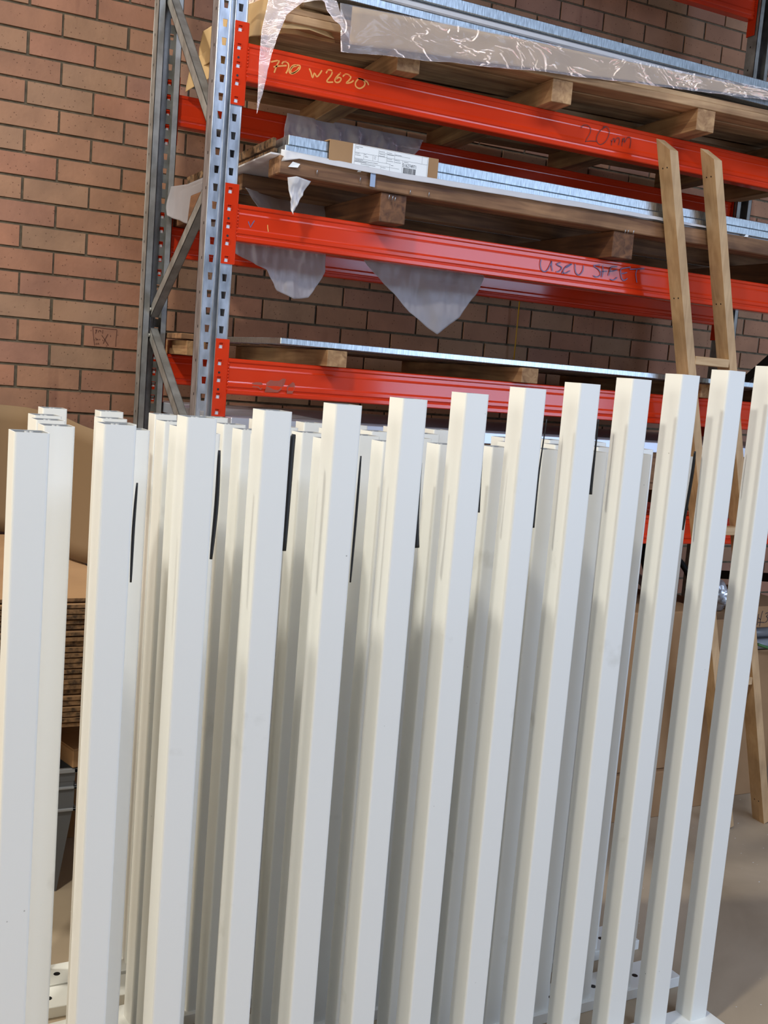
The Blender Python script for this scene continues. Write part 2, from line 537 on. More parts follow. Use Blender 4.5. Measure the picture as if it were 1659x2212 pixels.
CONC = mat('concrete_floor_slab', srgb(176, 158, 134), 0.6)
vary(CONC, srgb(164, 145, 120), srgb(194, 174, 148), nscale=2.2, detail=10, ramp=(0.3, 0.7), bump=0.12, bdist=0.004, rough=(0.45, 0.7), dist=0.6)
STROKES = {'yellow': [[(0.5284, 2.5275), (0.5415, 2.5329), (0.5538, 2.5363), (0.5467, 2.5198), (0.5408, 2.4999)], [(0.5376, 2.5152), (0.5488, 2.5196), (0.5775, 2.5271)], [(0.5627, 2.5286), (0.5664, 2.535), (0.5746, 2.5375), (0.5823, 2.5334), (0.5841, 2.5242), (0.5816, 2.5143), (0.5771, 2.5049)], [(0.6108, 2.5342), (0.5983, 2.5317), (0.5896, 2.5206), (0.5872, 2.5107), (0.5959, 2.5076), (0.61, 2.516), (0.6198, 2.5274), (0.6181, 2.5356), (0.6107, 2.5347)], [(0.6088, 2.5319), (0.5965, 2.5267), (0.5911, 2.5143), (0.5978, 2.5098), (0.6118, 2.5211), (0.6164, 2.5305)], [(0.6493, 2.5327), (0.6555, 2.5219), (0.6615, 2.5087), (0.6662, 2.523), (0.6744, 2.514), (0.6824, 2.5223), (0.6896, 2.5352)], [(0.7036, 2.5292), (0.7083, 2.5388), (0.7179, 2.5416), (0.7227, 2.5358), (0.7192, 2.5254), (0.7084, 2.5099), (0.711, 2.5055), (0.7282, 2.5088)], [(0.7509, 2.5402), (0.7388, 2.5263), (0.7332, 2.5146), (0.7391, 2.5099), (0.7487, 2.5136), (0.7534, 2.5232), (0.7455, 2.5256), (0.7372, 2.5192)], [(0.7584, 2.53), (0.7644, 2.5379), (0.7753, 2.5391), (0.7847, 2.534), (0.7789, 2.5232), (0.7708, 2.5139), (0.786, 2.5187), (0.7943, 2.5261)], [(0.8093, 2.5329), (0.8014, 2.5216), (0.8035, 2.5103), (0.8161, 2.5068), (0.8289, 2.515), (0.8325, 2.5255), (0.825, 2.5339), (0.8092, 2.5348), (0.825, 2.5339), (0.8388, 2.5306), (0.8452, 2.522)], [(0.5514, 2.0658), (0.5528, 2.056), (0.5554, 2.0463)]], 'black': [[(1.6397, 2.5305), (1.6428, 2.5381), (1.6519, 2.5429), (1.6648, 2.5438), (1.6752, 2.5392), (1.6796, 2.5309), (1.6764, 2.5176), (1.6685, 2.5034), (1.6626, 2.4921), (1.6615, 2.4881)], [(1.6612, 2.49), (1.681, 2.4952), (1.7085, 2.4991)], [(1.7396, 2.5515), (1.7289, 2.5445), (1.7171, 2.5335), (1.7091, 2.5192), (1.7067, 2.5059), (1.7123, 2.4952), (1.7228, 2.4905), (1.737, 2.4967), (1.7486, 2.509), (1.7562, 2.5271), (1.757, 2.5402), (1.7497, 2.5506), (1.7377, 2.5531), (1.7282, 2.5495)], [(1.7673, 2.5134), (1.7712, 2.5089), (1.7714, 2.4952)], [(1.7708, 2.5062), (1.7759, 2.5175), (1.7805, 2.5208), (1.7832, 2.5135), (1.7832, 2.507), (1.7876, 2.5181), (1.7951, 2.5252), (1.8019, 2.5244), (1.8033, 2.5142), (1.8008, 2.502)], [(1.8167, 2.5275), (1.8157, 2.5163), (1.8154, 2.5005)], [(1.8153, 2.5136), (1.8203, 2.5262), (1.8242, 2.5288), (1.8254, 2.5139), (1.8321, 2.5268), (1.8404, 2.5348), (1.8492, 2.5329), (1.8519, 2.5196), (1.8504, 2.4997)]], 'blue': [[(1.5311, 2.0822), (1.529, 2.0675), (1.5357, 2.0489), (1.5483, 2.0431), (1.5608, 2.0506), (1.5704, 2.07), (1.5739, 2.0825)], [(1.5739, 2.0825), (1.576, 2.0658), (1.581, 2.0493)], [(1.6111, 2.0809), (1.5967, 2.0755), (1.5986, 2.0721), (1.6159, 2.0668), (1.6181, 2.0609), (1.6072, 2.0511), (1.597, 2.0487)], [(1.6579, 2.0827), (1.6435, 2.0761), (1.6324, 2.0675), (1.625, 2.0544), (1.6202, 2.0441)], [(1.6324, 2.0675), (1.6413, 2.0697), (1.6566, 2.0813)], [(1.6223, 2.0516), (1.6349, 2.0482), (1.6533, 2.0589)], [(1.6715, 2.0843), (1.6737, 2.0674), (1.68, 2.0534), (1.693, 2.0487), (1.7064, 2.0638), (1.7071, 2.0824)], [(1.7775, 2.0924), (1.7529, 2.089), (1.7518, 2.0852), (1.7699, 2.0786), (1.7824, 2.0676), (1.7821, 2.0576), (1.7674, 2.0504), (1.7528, 2.0537)], [(1.7875, 2.0926), (1.792, 2.0736), (1.7907, 2.0523)], [(1.7851, 2.0704), (1.8098, 2.0752)], [(1.8516, 2.0951), (1.8267, 2.0907), (1.821, 2.0745), (1.8181, 2.0604)], [(1.8208, 2.0757), (1.8363, 2.0788), (1.8531, 2.0845)], [(1.8259, 2.05), (1.8405, 2.0479), (1.8566, 2.059)], [(1.9105, 2.1005), (1.8916, 2.0965), (1.8685, 2.0888), (1.8707, 2.0727), (1.8779, 2.0558), (1.8896, 2.0526), (1.9015, 2.0605)], [(1.8737, 2.0743), (1.8847, 2.0768), (1.897, 2.0807)], [(1.9066, 2.0932), (1.9369, 2.0975), (1.9721, 2.1033)], [(1.9401, 2.0978), (1.9361, 2.0801), (1.9451, 2.0506)]], 'check': [[(0.4911, 2.0676), (0.4947, 2.0596), (0.4983, 2.0516), (0.5036, 2.0622), (0.5098, 2.073)]], 'brick': [[(0.276, 1.7439), (0.2785, 1.7257), (0.2816, 1.7046), (0.286, 1.6741)], [(0.3692, 1.74), (0.3682, 1.7166), (0.3675, 1.6949), (0.3676, 1.6759)], [(0.3118, 1.7159), (0.3237, 1.7006), (0.3389, 1.6786)], [(0.3355, 1.7223), (0.3262, 1.7025), (0.3193, 1.6839)], [(0.276, 1.7434), (0.2968, 1.7441), (0.32, 1.7424), (0.344, 1.742), (0.369, 1.7426)], [(0.2879, 1.7351), (0.2908, 1.7277), (0.2877, 1.7197)], [(0.2929, 1.7356), (0.289, 1.7292)], [(0.2986, 1.725), (0.2995, 1.7319), (0.305, 1.7337), (0.3096, 1.7268)], [(0.3155, 1.7368), (0.3149, 1.7222)], [(0.2885, 1.7035), (0.293, 1.6987), (0.2906, 1.6943)], [(0.2948, 1.6955), (0.2963, 1.6999), (0.2999, 1.6959)], [(0.3051, 1.6955), (0.3057, 1.7007)], [(0.316, 1.6991), (0.3188, 1.6941)], [(0.2928, 1.6841), (0.2914, 1.678)], [(0.2973, 1.6794), (0.2996, 1.6847), (0.3033, 1.679)], [(0.346, 1.7189), (0.3459, 1.712)]], 'box': [[(2.8065, 0.8231), (2.8023, 0.8111), (2.8003, 0.7901), (2.7984, 0.7848), (2.7995, 0.7742), (2.7988, 0.7579)], [(2.7851, 0.81), (2.7851, 0.7852), (2.7838, 0.7642)], [(2.7872, 0.7936), (2.7942, 0.7892), (2.8004, 0.7853)], [(2.7869, 0.7746), (2.8051, 0.7746), (2.8242, 0.773)], [(2.8222, 0.809), (2.8266, 0.812), (2.834, 0.814), (2.8393, 0.8117), (2.837, 0.8049), (2.8291, 0.7977)], [(2.8291, 0.7977), (2.8374, 0.7943), (2.8402, 0.7863), (2.8359, 0.7785), (2.827, 0.7729)]], 'smear': [[(0.5352, 1.5946), (0.5462, 1.5983), (0.5649, 1.599), (0.569, 1.5946), (0.5674, 1.5814), (0.5628, 1.5764), (0.5523, 1.5828), (0.536, 1.5828)], [(0.5933, 1.6082), (0.6061, 1.6067), (0.6212, 1.6078), (0.6334, 1.6158), (0.6438, 1.6142), (0.6397, 1.5995), (0.6296, 1.5809), (0.6175, 1.5717), (0.5758, 1.5701), (0.5799, 1.5835), (0.5813, 1.599)], [(0.6662, 1.6074), (0.6736, 1.6031), (0.6739, 1.5899), (0.6663, 1.5714), (0.6483, 1.5702), (0.648, 1.5917)]]}
STRAPS = {2: ([(-0.0766, -2.3307, 1.4201), (-0.079, -2.3307, 1.3371), (-0.0788, -2.3307, 1.2351)], 0.004), 3: ([(0.0775, -2.3232, 1.4853), (0.0786, -2.3232, 1.3821), (0.0744, -2.3232, 1.2766)], 0.006), 4: ([(0.2292, -2.3158, 1.5228), (0.2263, -2.3158, 1.4846), (0.2262, -2.3158, 1.2915)], 0.009), 5: ([(0.3786, -2.3084, 1.4854), (0.3783, -2.3084, 1.3574), (0.3771, -2.3084, 1.2246)], 0.004), 6: ([(0.5241, -2.301, 1.4759), (0.5258, -2.301, 1.3682), (0.5306, -2.301, 1.296)], 0.01), 7: ([(0.6745, -2.2935, 1.5209), (0.6762, -2.2935, 1.4304), (0.6778, -2.2935, 1.3726)], 0.006), 8: ([(0.8371, -2.2861, 1.5843), (0.8304, -2.2861, 1.465), (0.8293, -2.2861, 1.3394)], 0.006), 9: ([(0.9847, -2.2787, 1.592), (0.9848, -2.2787, 1.5015), (0.984, -2.2787, 1.4177)], 0.008), 11: ([(1.2957, -2.2638, 1.5293), (1.295, -2.2638, 1.4667), (1.2856, -2.2638, 1.3347)], 0.007), 12: ([(1.4303, -2.2564, 1.5516), (1.4325, -2.2564, 1.4819), (1.4316, -2.2564, 1.4397)], 0.004)}

# ---------------------------------------------------------------- the setting
bm = nb()
box(bm, -4.0, 9.5, -10.0, 0.0, -0.06, 0.0)
tag(link('floor', bm, CONC), 'grey brown concrete warehouse floor with small white chips', 'floor', kind='structure')

PLAST = mat('painted_wall', srgb(205, 200, 182), 0.8)
CEIL = mat('metal_roof_sheet', srgb(120, 122, 124), 0.6)
bm = nb()
for i in range(68):
    x = -4.0 + 0.2 * i
    box(bm, x, x + 0.13, -10.0, 0.0, 5.62, 5.66)
box(bm, -4.0, 9.5, -10.0, 0.12, 5.65, 5.70)
tag(link('ceiling', bm, CEIL), 'ribbed metal warehouse roof above the racks', 'ceiling', kind='structure')
tag(boxo('wall_left', (-4.12, -4.0, -10.0, 0.12, 0.0, 5.65), PLAST, None, 0.0), 'painted left wall outside the picture', 'wall', kind='structure')
tag(boxo('wall_right', (9.5, 9.62, -10.0, 0.12, 0.0, 5.65), PLAST, None, 0.0), 'painted right wall outside the picture', 'wall', kind='structure')

bm = nb()
lay = bm.faces.layers.float.new('tone')
box(bm, -4.0, 9.5, 0.007, 0.12, 0.0, 5.65, mi=1)
BED0 = 2.87
CH = 0.086
k = -32
rw = random.Random(3)
while True:
    ztop = BED0 - CH * k - 0.005
    if ztop < 0.08: break
    par = (k + 1) % 2
    i = -34 + par
    while i * 0.12 < 9.4:
        x0 = i * 0.12 + 0.005 + rw.uniform(-0.0015, 0.0015)
        x1 = (i + 2) * 0.12 - 0.005 + rw.uniform(-0.0015, 0.0015)
        if x0 > -4.0 and ztop < 5.64:
            y = rw.uniform(-0.0012, 0.0012)
            t = rw.random()
            vs = [bm.verts.new(p) for p in ((x0, y, ztop - 0.076), (x1, y, ztop - 0.076), (x1, y, ztop), (x0, y, ztop), (x0, 0.01, ztop - 0.076), (x1, 0.01, ztop - 0.076), (x1, 0.01, ztop), (x0, 0.01, ztop))]
            for q in ((0, 1, 2, 3), (3, 2, 6, 7), (1, 0, 4, 5), (0, 3, 7, 4), (2, 1, 5, 6)):
                f = bm.faces.new([vs[j] for j in q])
                f[lay] = t
                f.material_index = 0
        i += 2
    k += 1
for s in STROKES['brick']:
    stroke(bm, s, -0.0022, 0.0011, mi=2)
wall = link('wall_back', bm, [BRICK, MORTAR, PENBRN])
tag(wall, 'face brick warehouse wall in stretcher bond with dark raked joints', 'wall', kind='structure')

# ---------------------------------------------------------------- pallet rack
XL, XR = 0.366, 0.452           # left upright face
XR0, XR1 = 3.052, 3.138         # right upright face
YF = -1.15                      # front upright face
YB = -0.37                      # rear upright face
rack = thing('pallet_rack', 'red and galvanised steel pallet rack standing against the brick wall', 'rack', (0, 0, 0))


def upright(x0, x1, yface, sgn, name, parent, m):
    """roll-formed C post: perforated face with two columns of tapered holes, two folded sides, rear lips.
    sgn=+1: body extends towards the wall from the face, -1 towards the camera"""
    bm = nb()
    W = x1 - x0
    T = 0.002
    D = 0.062
    zt = 4.35
    pitch = 0.0508
    # columns: strips of the face between hole columns
    hw = 0.0072
    c1 = x0 + 0.021
    c2 = x1 - 0.021
    y0, y1 = sorted((yface, yface + sgn * T))

    def fb(a, b, za, zb, dy=0.0):
        box(bm, a, b, y0 + dy, y1 + dy, za, zb)
    mid0, mid1 = x0 + 0.036, x1 - 0.036
    fb(x0, c1 - hw, 0, zt); fb(c1 + hw, mid0, 0, zt)
    fb(mid1, c2 - hw, 0, zt); fb(c2 + hw, x1, 0, zt)
    # recessed centre groove
    g = sgn * 0.014
    fb(mid0, mid1, 0, zt, g)
    for xx in (mid0, mid1):
        ya, yb = sorted((yface, yface + g + sgn * T))
        box(bm, xx - T / 2, xx + T / 2, ya, yb, 0, zt)
    # hole columns: webs between the tapered holes (hole 0.021 tall, wider at the top)
    n = int(zt / pitch)
    for c in (c1, c2):
        off = 0.018
        for j in range(n + 1):
            zc = off + j * pitch
            z_lo, z_hi = zc + 0.0105, zc + pitch - 0.0105
            if z_hi > zt: z_hi = zt
            if z_lo < z_hi:
                fb(c - hw, c + hw, z_lo, z_hi)
            # taper wedges
            for s in (-1, 1):
                xo = c + s * hw
                xi = c + s * (hw - 0.0018)
                A = [(xo, zc - 0.0105), (xi, zc - 0.0105), (xo, zc + 0.0105)]
                if s > 0: A = A[::-1]
                vs = [bm.verts.new((x, y0, z)) for x, z in A] + [bm.verts.new((x, y1, z)) for x, z in A]
                bm.faces.new(vs[:3]); bm.faces.new(vs[3:][::-1])
                for a in range(3):
                    bm.faces.new((vs[a], vs[3 + a], vs[3 + (a + 1) % 3], vs[(a + 1) % 3]))
    # sides and lips
    ya, yb = sorted((yface, yface + sgn * D))
    box(bm, x0, x0 + T, ya, yb, 0, zt)
    box(bm, x1 - T, x1, ya, yb, 0, zt)
    la, lb = sorted((yface + sgn * (D - T), yface + sgn * D))
    box(bm, x0, x0 + 0.020, la, lb, 0, zt)
    box(bm, x1 - 0.020, x1, la, lb, 0, zt)
    # folded return ribs of the sides
    box(bm, x0 + 0.020, x0 + 0.020 + T, min(la, lb - sgn * 0.014), max(lb, la - sgn * 0.014), 0, zt)
    for xx in (x0 + 0.0015, x1 - 0.0015, mid0 - 0.001, mid1 + 0.001):
        tube(bm, [(xx, yface + sgn * 0.0018, 0), (xx, yface + sgn * 0.0018, zt)], 0.0026, 8)
    bmesh.ops.recalc_face_normals(bm, faces=bm.faces)
    # small side holes as dark sleeves
    for j in range(int(zt / 0.1)):
        zc = 0.05 + j * 0.1
        yy = yface + sgn * 0.025
        box(bm, x0 - 0.0004, x0, yy - 0.003, yy + 0.003, zc - 0.004, zc + 0.004, mi=1)
    o = link(name, bm, [m, RUBBER], parent)
    return o


def cbar(name, a, b, parent, m, wdt=0.038, dep=0.028):
    """C-section brace bar between two points in a frame plane (constant x)"""
    a = Vector(a); b = Vector(b)
    L_ = (b - a).length
    bm = nb()
    T = 0.002
    box(bm, -dep / 2, -dep / 2 + T, -wdt / 2, wdt / 2, 0, L_)
    box(bm, -dep / 2, dep / 2, -wdt / 2, -wdt / 2 + T, 0, L_)
    box(bm, -dep / 2, dep / 2, wdt / 2 - T, wdt / 2, 0, L_)
    box(bm, dep / 2 - T, dep / 2, -wdt / 2, -wdt / 2 + 0.009, 0, L_)
    box(bm, dep / 2 - T, dep / 2, wdt / 2 - 0.009, wdt / 2, 0, L_)
    # bolts at the ends
    for zz in (0.02, L_ - 0.02):
        tube(bm, [(-dep / 2 - 0.006, 0, zz), (-dep / 2, 0, zz)], 0.007, 6)
    d = (b - a).normalized()
    X = Vector((1, 0, 0))
    Y = d.cross(X).normalized()
    X = Y.cross(d).normalized()
    R = Matrix((X, Y, d)).transposed().to_4x4()
    R.translation = a
    bmesh.ops.transform(bm, matrix=R, verts=bm.verts)
    return link(name, bm, m, parent)


def frame(x0, x1, label, dark):
    fr = bpy.data.objects.new('upright_frame', None)
    C.objects.link(fr)
    fr.parent = rack
    upright(x0, x1, YF, 1, 'upright', fr, GALV)
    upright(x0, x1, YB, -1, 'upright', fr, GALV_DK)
    xm = (x0 + x1) / 2
    yf, yr = YF + 0.045, YB - 0.045
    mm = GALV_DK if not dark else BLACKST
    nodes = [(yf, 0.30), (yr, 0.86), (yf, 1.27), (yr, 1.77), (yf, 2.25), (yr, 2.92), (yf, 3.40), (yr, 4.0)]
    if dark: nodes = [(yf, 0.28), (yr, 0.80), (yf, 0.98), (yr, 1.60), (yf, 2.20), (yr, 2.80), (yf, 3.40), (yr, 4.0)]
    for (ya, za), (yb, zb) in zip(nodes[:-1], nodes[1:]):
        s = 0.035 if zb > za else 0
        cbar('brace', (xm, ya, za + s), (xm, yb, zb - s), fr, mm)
    for xx, yy in ((xm, YF + 0.03), (xm, YB - 0.03)):
        boxo('base_plate', (xx - 0.06, xx + 0.06, yy - 0.06, yy + 0.06, 0, 0.006), mm, fr)
    return fr


frame(XL, XR, '', False)
frame(XR0, XR1, '', True)

BH = 0.108
TABM = mat('zinc_tab', (0.62, 0.66, 0.70), 0.5, 0.2)


def beam(z, yfront, sgn, name='load_beam'):
    """pressed box beam with ribs; sgn=-1: visible ribbed face towards the camera"""
    y = yfront
    # outline (offset behind the front, height above beam bottom)
    P = [(0.045, 0.108), (0.006, 0.108), (0.002, 0.1065), (0.0, 0.104), (0.0, 0.098), (0.0015, 0.0955), (0.0036, 0.0940), (0.0036, 0.0835), (0.0022, 0.0790),
         (0.0030, 0.0755), (0.0030, 0.0400), (0.0018, 0.0365), (0.0002, 0.0335), (0.0, 0.0240), (0.0028, 0.0205), (0.0038, 0.0160), (0.0, 0.0135), (0.0, 0.0035), (0.002, 0.001), (0.006, 0.0), (0.045, 0.0)]
    prof = [(y + a, z + b) for a, b in P]
    bm = nb()
    prism(bm, prof, XR + 0.006, XR0 - 0.006, 'x')
    if abs(z - 2.459) < .01 and yfront < -1:
        for s in STROKES['yellow'][:-1]: stroke(bm, smoothline(s), yfront + 0.0024, 0.0022, mi=1)
        for s in STROKES['black']: stroke(bm, smoothline(s), yfront - 0.0004, 0.0011, mi=2)
    if abs(z - 2.006) < .01 and yfront < -1:
        stroke(bm, STROKES['yellow'][-1], yfront + 0.0024, 0.0015, mi=1)
        for s in STROKES['blue']: stroke(bm, smoothline(s), yfront - 0.0004, 0.0016, mi=3)
        for s in STROKES['check']: stroke(bm, s, yfront + 0.0024, 0.0014, mi=3)
    if abs(z - 1.556) < .01 and yfront < -1:
        for s in STROKES['smear']:
            vs = [bm.verts.new((p[0], yfront + 0.0022 if p[1] > z + 0.038 else yfront - 0.0004, p[1])) for p in s]
            f = bm.faces.new(vs); f.material_index = 4
            bmesh.ops.triangulate(bm, faces=[f])
    o = link(name, bm, [RED, PENYEL, PENBLK, PENBLU, SMEAR], rack)
    # end connectors, hooked onto the post face
    for xe, s in ((XR, 1), (XR0, -1)):
        bm = nb()
        zb, zt = z - 0.068, z + BH + 0.055
        xa, xb = (xe - 0.036, xe + 0.003) if s > 0 else (xe - 0.003, xe + 0.036)
        if yfront < -1: ya, yb = YF - 0.0045, YF - 0.0005
        else: ya, yb = YB + 0.0005, YB + 0.0045
        hc = xe - s * 0.021
        hw = 0.0055
        # plate split round five tapered slots
        L0, L1 = sorted((xa, hc - hw))
        box(bm, xa, hc - hw, ya, yb, zb, zt)
        box(bm, hc + hw, xb, ya, yb, zb, zt)
        zz = [zt - 0.030 - 0.0508 * j for j in (0, 1, 2, 3)] + [zb + 0.022]
        zz = [zt - 0.020, zt - 0.070, zt - 0.120, zt - 0.169, zb + 0.014]
        edges = [zt] + [v for q in zz for v in (q + 0.0085, q - 0.0085)] + [zb]
        for a in range(0, len(edges), 2):
            box(bm, hc - hw, hc + hw, ya, yb, edges[a + 1], edges[a])
        for q in zz:   # pressed hook lips
            box(bm, hc - hw - 0.0025, hc + hw + 0.0025, ya - 0.003, ya, q + 0.0075, q + 0.0105, bev=0.001)
            box(bm, hc - hw - 0.0025, hc - hw, ya - 0.0025, ya, q - 0.004, q + 0.0085)
            box(bm, hc + hw, hc + hw + 0.0025, ya - 0.0025, ya, q - 0.004, q + 0.0085)
            box(bm, hc - hw, hc + hw, ya + 0.0022, ya + 0.003, q - 0.0085, q + 0.0015, mi=2)
            box(bm, hc - hw, hc + hw, ya + 0.0012, ya + 0.003, q + 0.0015, q + 0.0085)
        for q in (zt - 0.100, zt - 0.150):
            tube(bm, [(hc, ya - 0.0006, q), (hc, ya, q)], 0.0036, 10, mi=1)
        # web folded back along the beam end
        w0, w1 = (xe + 0.003, xe + 0.0065) if s > 0 else (xe - 0.0065, xe - 0.003)
        if yfront < -1: box(bm, w0, w1, ya, YF + 0.045, zb, zt, bev=0.001)
        else: box(bm, w0, w1, YB - 0.045, yb, zb, zt, bev=0.001)
        # weld beads
        for j in range(9):
            zc = z + 0.012 + j * 0.0095
            tube(bm, [(w1 if s > 0 else w0, yfront + 0.002, zc), ((w1 if s > 0 else w0), yfront + 0.002, zc + 0.006)], 0.0022, 6)
        link('end_connector', bm, [RED, RUBBER, TABM], o)
    return o


for zb in (1.106, 1.556, 2.006, 2.459, 3.365):
    beam(zb, YF - 0.010 if zb < 3.5 else YF, -1)
    beam(zb, YB - 0.035, -1)

# ---------------------------------------------------------------- goods on the rack


def plank(name, x0, x1, y0, y1, z0, z1, m, parent, bev=0.002, jit=0.0015):
    bm = nb()
    box(bm, x0, x1, y0, y1, z0, z1)
    long_x = (x1 - x0) > (y1 - y0)
    n = 10
    es = [e for e in bm.edges if abs((e.verts[0].co - e.verts[1].co)[0 if long_x else 1]) > 0.01 * 0 + 0.5 * ((x1 - x0) if long_x else (y1 - y0))]
    bmesh.ops.subdivide_edges(bm, edges=es, cuts=n)
    for v in bm.verts:
        q = v.co * 3.1
        v.co += Vector((0, noise.noise(q), noise.noise(q + Vector((7, 7, 7))))) * jit
    es = [e for e in bm.edges if e.calc_face_angle(0) > 0.8]
    bmesh.ops.bevel(bm, geom=es, offset=bev, segments=1, affect='EDGES')
    return link(name, bm, m, parent)


# top level (beam top 2.567)
pa = thing('timber_pallet', 'pine pallet on the highest front red beam, under kraft paper and clear film', 'pallet', (0.55, -1.185, 2.567), math.radians(-4.3))
for xx in (0.36, 0.90, 1.47, 2.02, 2.38):
    plank('bearer', xx, xx + 0.075, 0.0, 1.0, 0.0, 0.072, PINEY, pa, 0.0015)
for yy in (0.10, 0.38, 0.66, 0.90):
    plank('plank', 0.02, 2.46, yy, yy + 0.10, 0.072, 0.092, PINEX, pa)
plank('plank', 0.0, 2.46, -0.004, 0.09, 0.0725, 0.096, PINEX, pa)
b = boxo('plywood_sheet', (0.0, 2.44, 0.0, 1.0, 0.0, 0.016), PINEX, None, 0.001)
b.location = (0.552, -1.188, 2.6635); b.rotation_euler = (0, 0, math.radians(-4.3))
tag(b, 'thin plywood sheet lying on the pine pallet at the top of the photo', 'plywood')
b = boxo('aluminium_sheet', (0.60, 3.02, -1.235, -0.22, 2.722, 2.746), ALU)
tag(b, 'lower of the two top aluminium sheet stacks, half covered by brown kraft paper', 'metal sheet')
b = boxo('aluminium_sheet', (0.75, 3.04, -1.250, -0.20, 2.768, 2.800), ALU)
tag(b, 'topmost brushed aluminium sheet stack, above the white film on the top shelf', 'metal sheet')
tag(boxo('foam_layer', (0.66, 3.02, -1.240, -0.22, 2.747, 2.767), FOAM, None, 0.004), 'white film layer between the two top aluminium sheets', 'film')
for i, (x0, x1, y0) in enumerate(((0.60, 3.0, -1.2), )):
    tag(boxo('packing_board', (x0, x1, y0, -0.24, 2.688, 2.721), CARD_DK, None, 0.003), 'brown packing board hidden behind the kraft paper on the top shelf', 'board')

# kraft paper hanging over the front edge of the top stack
tag(drape('kraft_paper_sheet', [(0.735, -1.247, 2.705), (1.3, -1.262, 2.727), (2.4, -1.262, 2.765), (3.0, -1.262, 2.77)],
          [(0.735, -1.245, 2.60), (1.0, -1.262, 2.618), (1.55, -1.280, 2.66), (2.4, -1.292, 2.738), (3.0, -1.29, 2.75)], KRAFT, nu=70, nv=10, amp=0.006, freq=5, thick=0.0008),
    'long brown kraft paper sheet hanging over the front of the top stack', 'paper')
tag(drape('clear_film_wrap', [(0.69, -1.262, 2.700), (1.3, -1.275, 2.726), (2.4, -1.28, 2.768), (3.0, -1.28, 2.772)],
          [(0.70, -1.268, 2.566), (0.95, -1.275, 2.59), (1.3, -1.29, 2.628), (1.8, -1.30, 2.672), (2.4, -1.31, 2.722), (3.0, -1.31, 2.74)], CLEAR, nu=200, nv=44, amp=0.013, freq=7, seed=3, thick=0.0003),
    'long clear plastic film with bright wrinkles hanging over the kraft paper on the top shelf', 'plastic film')
# kraft flap with pointed corner
bm = nb()
P = [(0.605, -1.16, 2.722), (0.66, -1.17, 2.716), (0.712, -1.18, 2.624), (0.63, -1.185, 2.632), (0.548, -1.175, 2.622), (0.565, -1.165, 2.67)]
vs = [bm.verts.new(p) for p in P]
cc = bm.verts.new((0.622, -1.192, 2.665))
for i in range(len(vs)): bm.faces.new((vs[i], vs[(i + 1) % len(vs)], cc))
o = link('kraft_paper_flap', bm, KRAFT)
s = o.modifiers.new('t', 'SOLIDIFY'); s.thickness = 0.001
tag(o, 'pointed brown kraft paper flap folded down above the orange left end of the top beam', 'paper')
o = drape('kraft_paper_end', [(0.50, -0.52, 2.76), (0.52, -0.85, 2.755), (0.53, -1.08, 2.745), (0.60, -1.15, 2.735), (0.73, -1.16, 2.72)],
          [(0.50, -0.50, 2.64), (0.50, -0.85, 2.63), (0.50, -1.05, 2.62), (0.575, -1.12, 2.625), (0.74, -1.13, 2.63)], KRAFT, amp=0.025, freq=7, seed=11)
tag(o, 'crumpled brown kraft paper wrapped round the left end of the top stack', 'paper')
o = drape('clear_film_corner', [(0.455, -1.00, 2.715), (0.50, -1.16, 2.735), (0.58, -1.20, 2.725), (0.64, -1.22, 2.722), (0.69, -1.235, 2.712)],
          [(0.455, -0.98, 2.70), (0.495, -1.15, 2.70), (0.56, -1.21, 2.69), (0.65, -1.235, 2.700), (0.735, -1.25, 2.60)], CLEAR_TAIL, amp=0.02, freq=16, seed=5, nu=60, nv=24, thick=0.0003)
tag(o, 'clear plastic film bunched over the corner above the kraft paper flap', 'plastic film')
o = drape('clear_film_tail', [(0.500, -1.19, 2.700), (0.482, -1.195, 2.60), (0.480, -1.195, 2.50), (0.482, -1.195, 2.42), (0.484, -1.192, 2.368)],
          [(0.625, -1.20, 2.722), (0.548, -1.21, 2.65), (0.520, -1.21, 2.575), (0.504, -1.205, 2.49), (0.487, -1.192, 2.372)], CLEAR_TAIL, amp=0.010, freq=20, seed=8, nu=70, nv=18, thick=0.0003)
tag(o, 'clear plastic film tail hanging in a point over the top beam', 'plastic film')
# packing seen behind, through the left frame
o = drape('kraft_paper_bundle', [(0.40, -0.48, 2.66), (0.44, -0.62, 2.70), (0.47, -0.8, 2.73), (0.49, -1.0, 2.74)],
          [(0.40, -0.44, 2.57), (0.44, -0.60, 2.60), (0.50, -0.8, 2.63), (0.52, -1.0, 2.65)], KRAFT, amp=0.03, freq=9, seed=21, nu=40)
o.location = (0.075, 0, 0)
tag(o, 'crumpled kraft paper bundle at the back of the top shelf, seen through the frame', 'paper')

# load on the level above the picture, which shades the wall
pu = thing('timber_pallet', 'timber pallet and load on the beam level above the picture', 'pallet', (0, 0, 3.4735))
for xx in (0.70, 1.60, 2.60):
    plank('bearer', xx, xx + 0.09, -1.18, -0.32, 0.0, 0.09, OLDY, pu, 0.002)
for j in range(6):
    plank('plank', 0.50, 3.0, -1.18 + 0.15 * j, -1.05 + 0.15 * j, 0.0905, 0.115, OLDX, pu, 0.002)
tag(boxo('sheet_stack', (0.50, 3.0, -1.19, -0.30, 3.59, 3.70), ALU), 'sheet stack on the beam level above the picture', 'metal sheet')

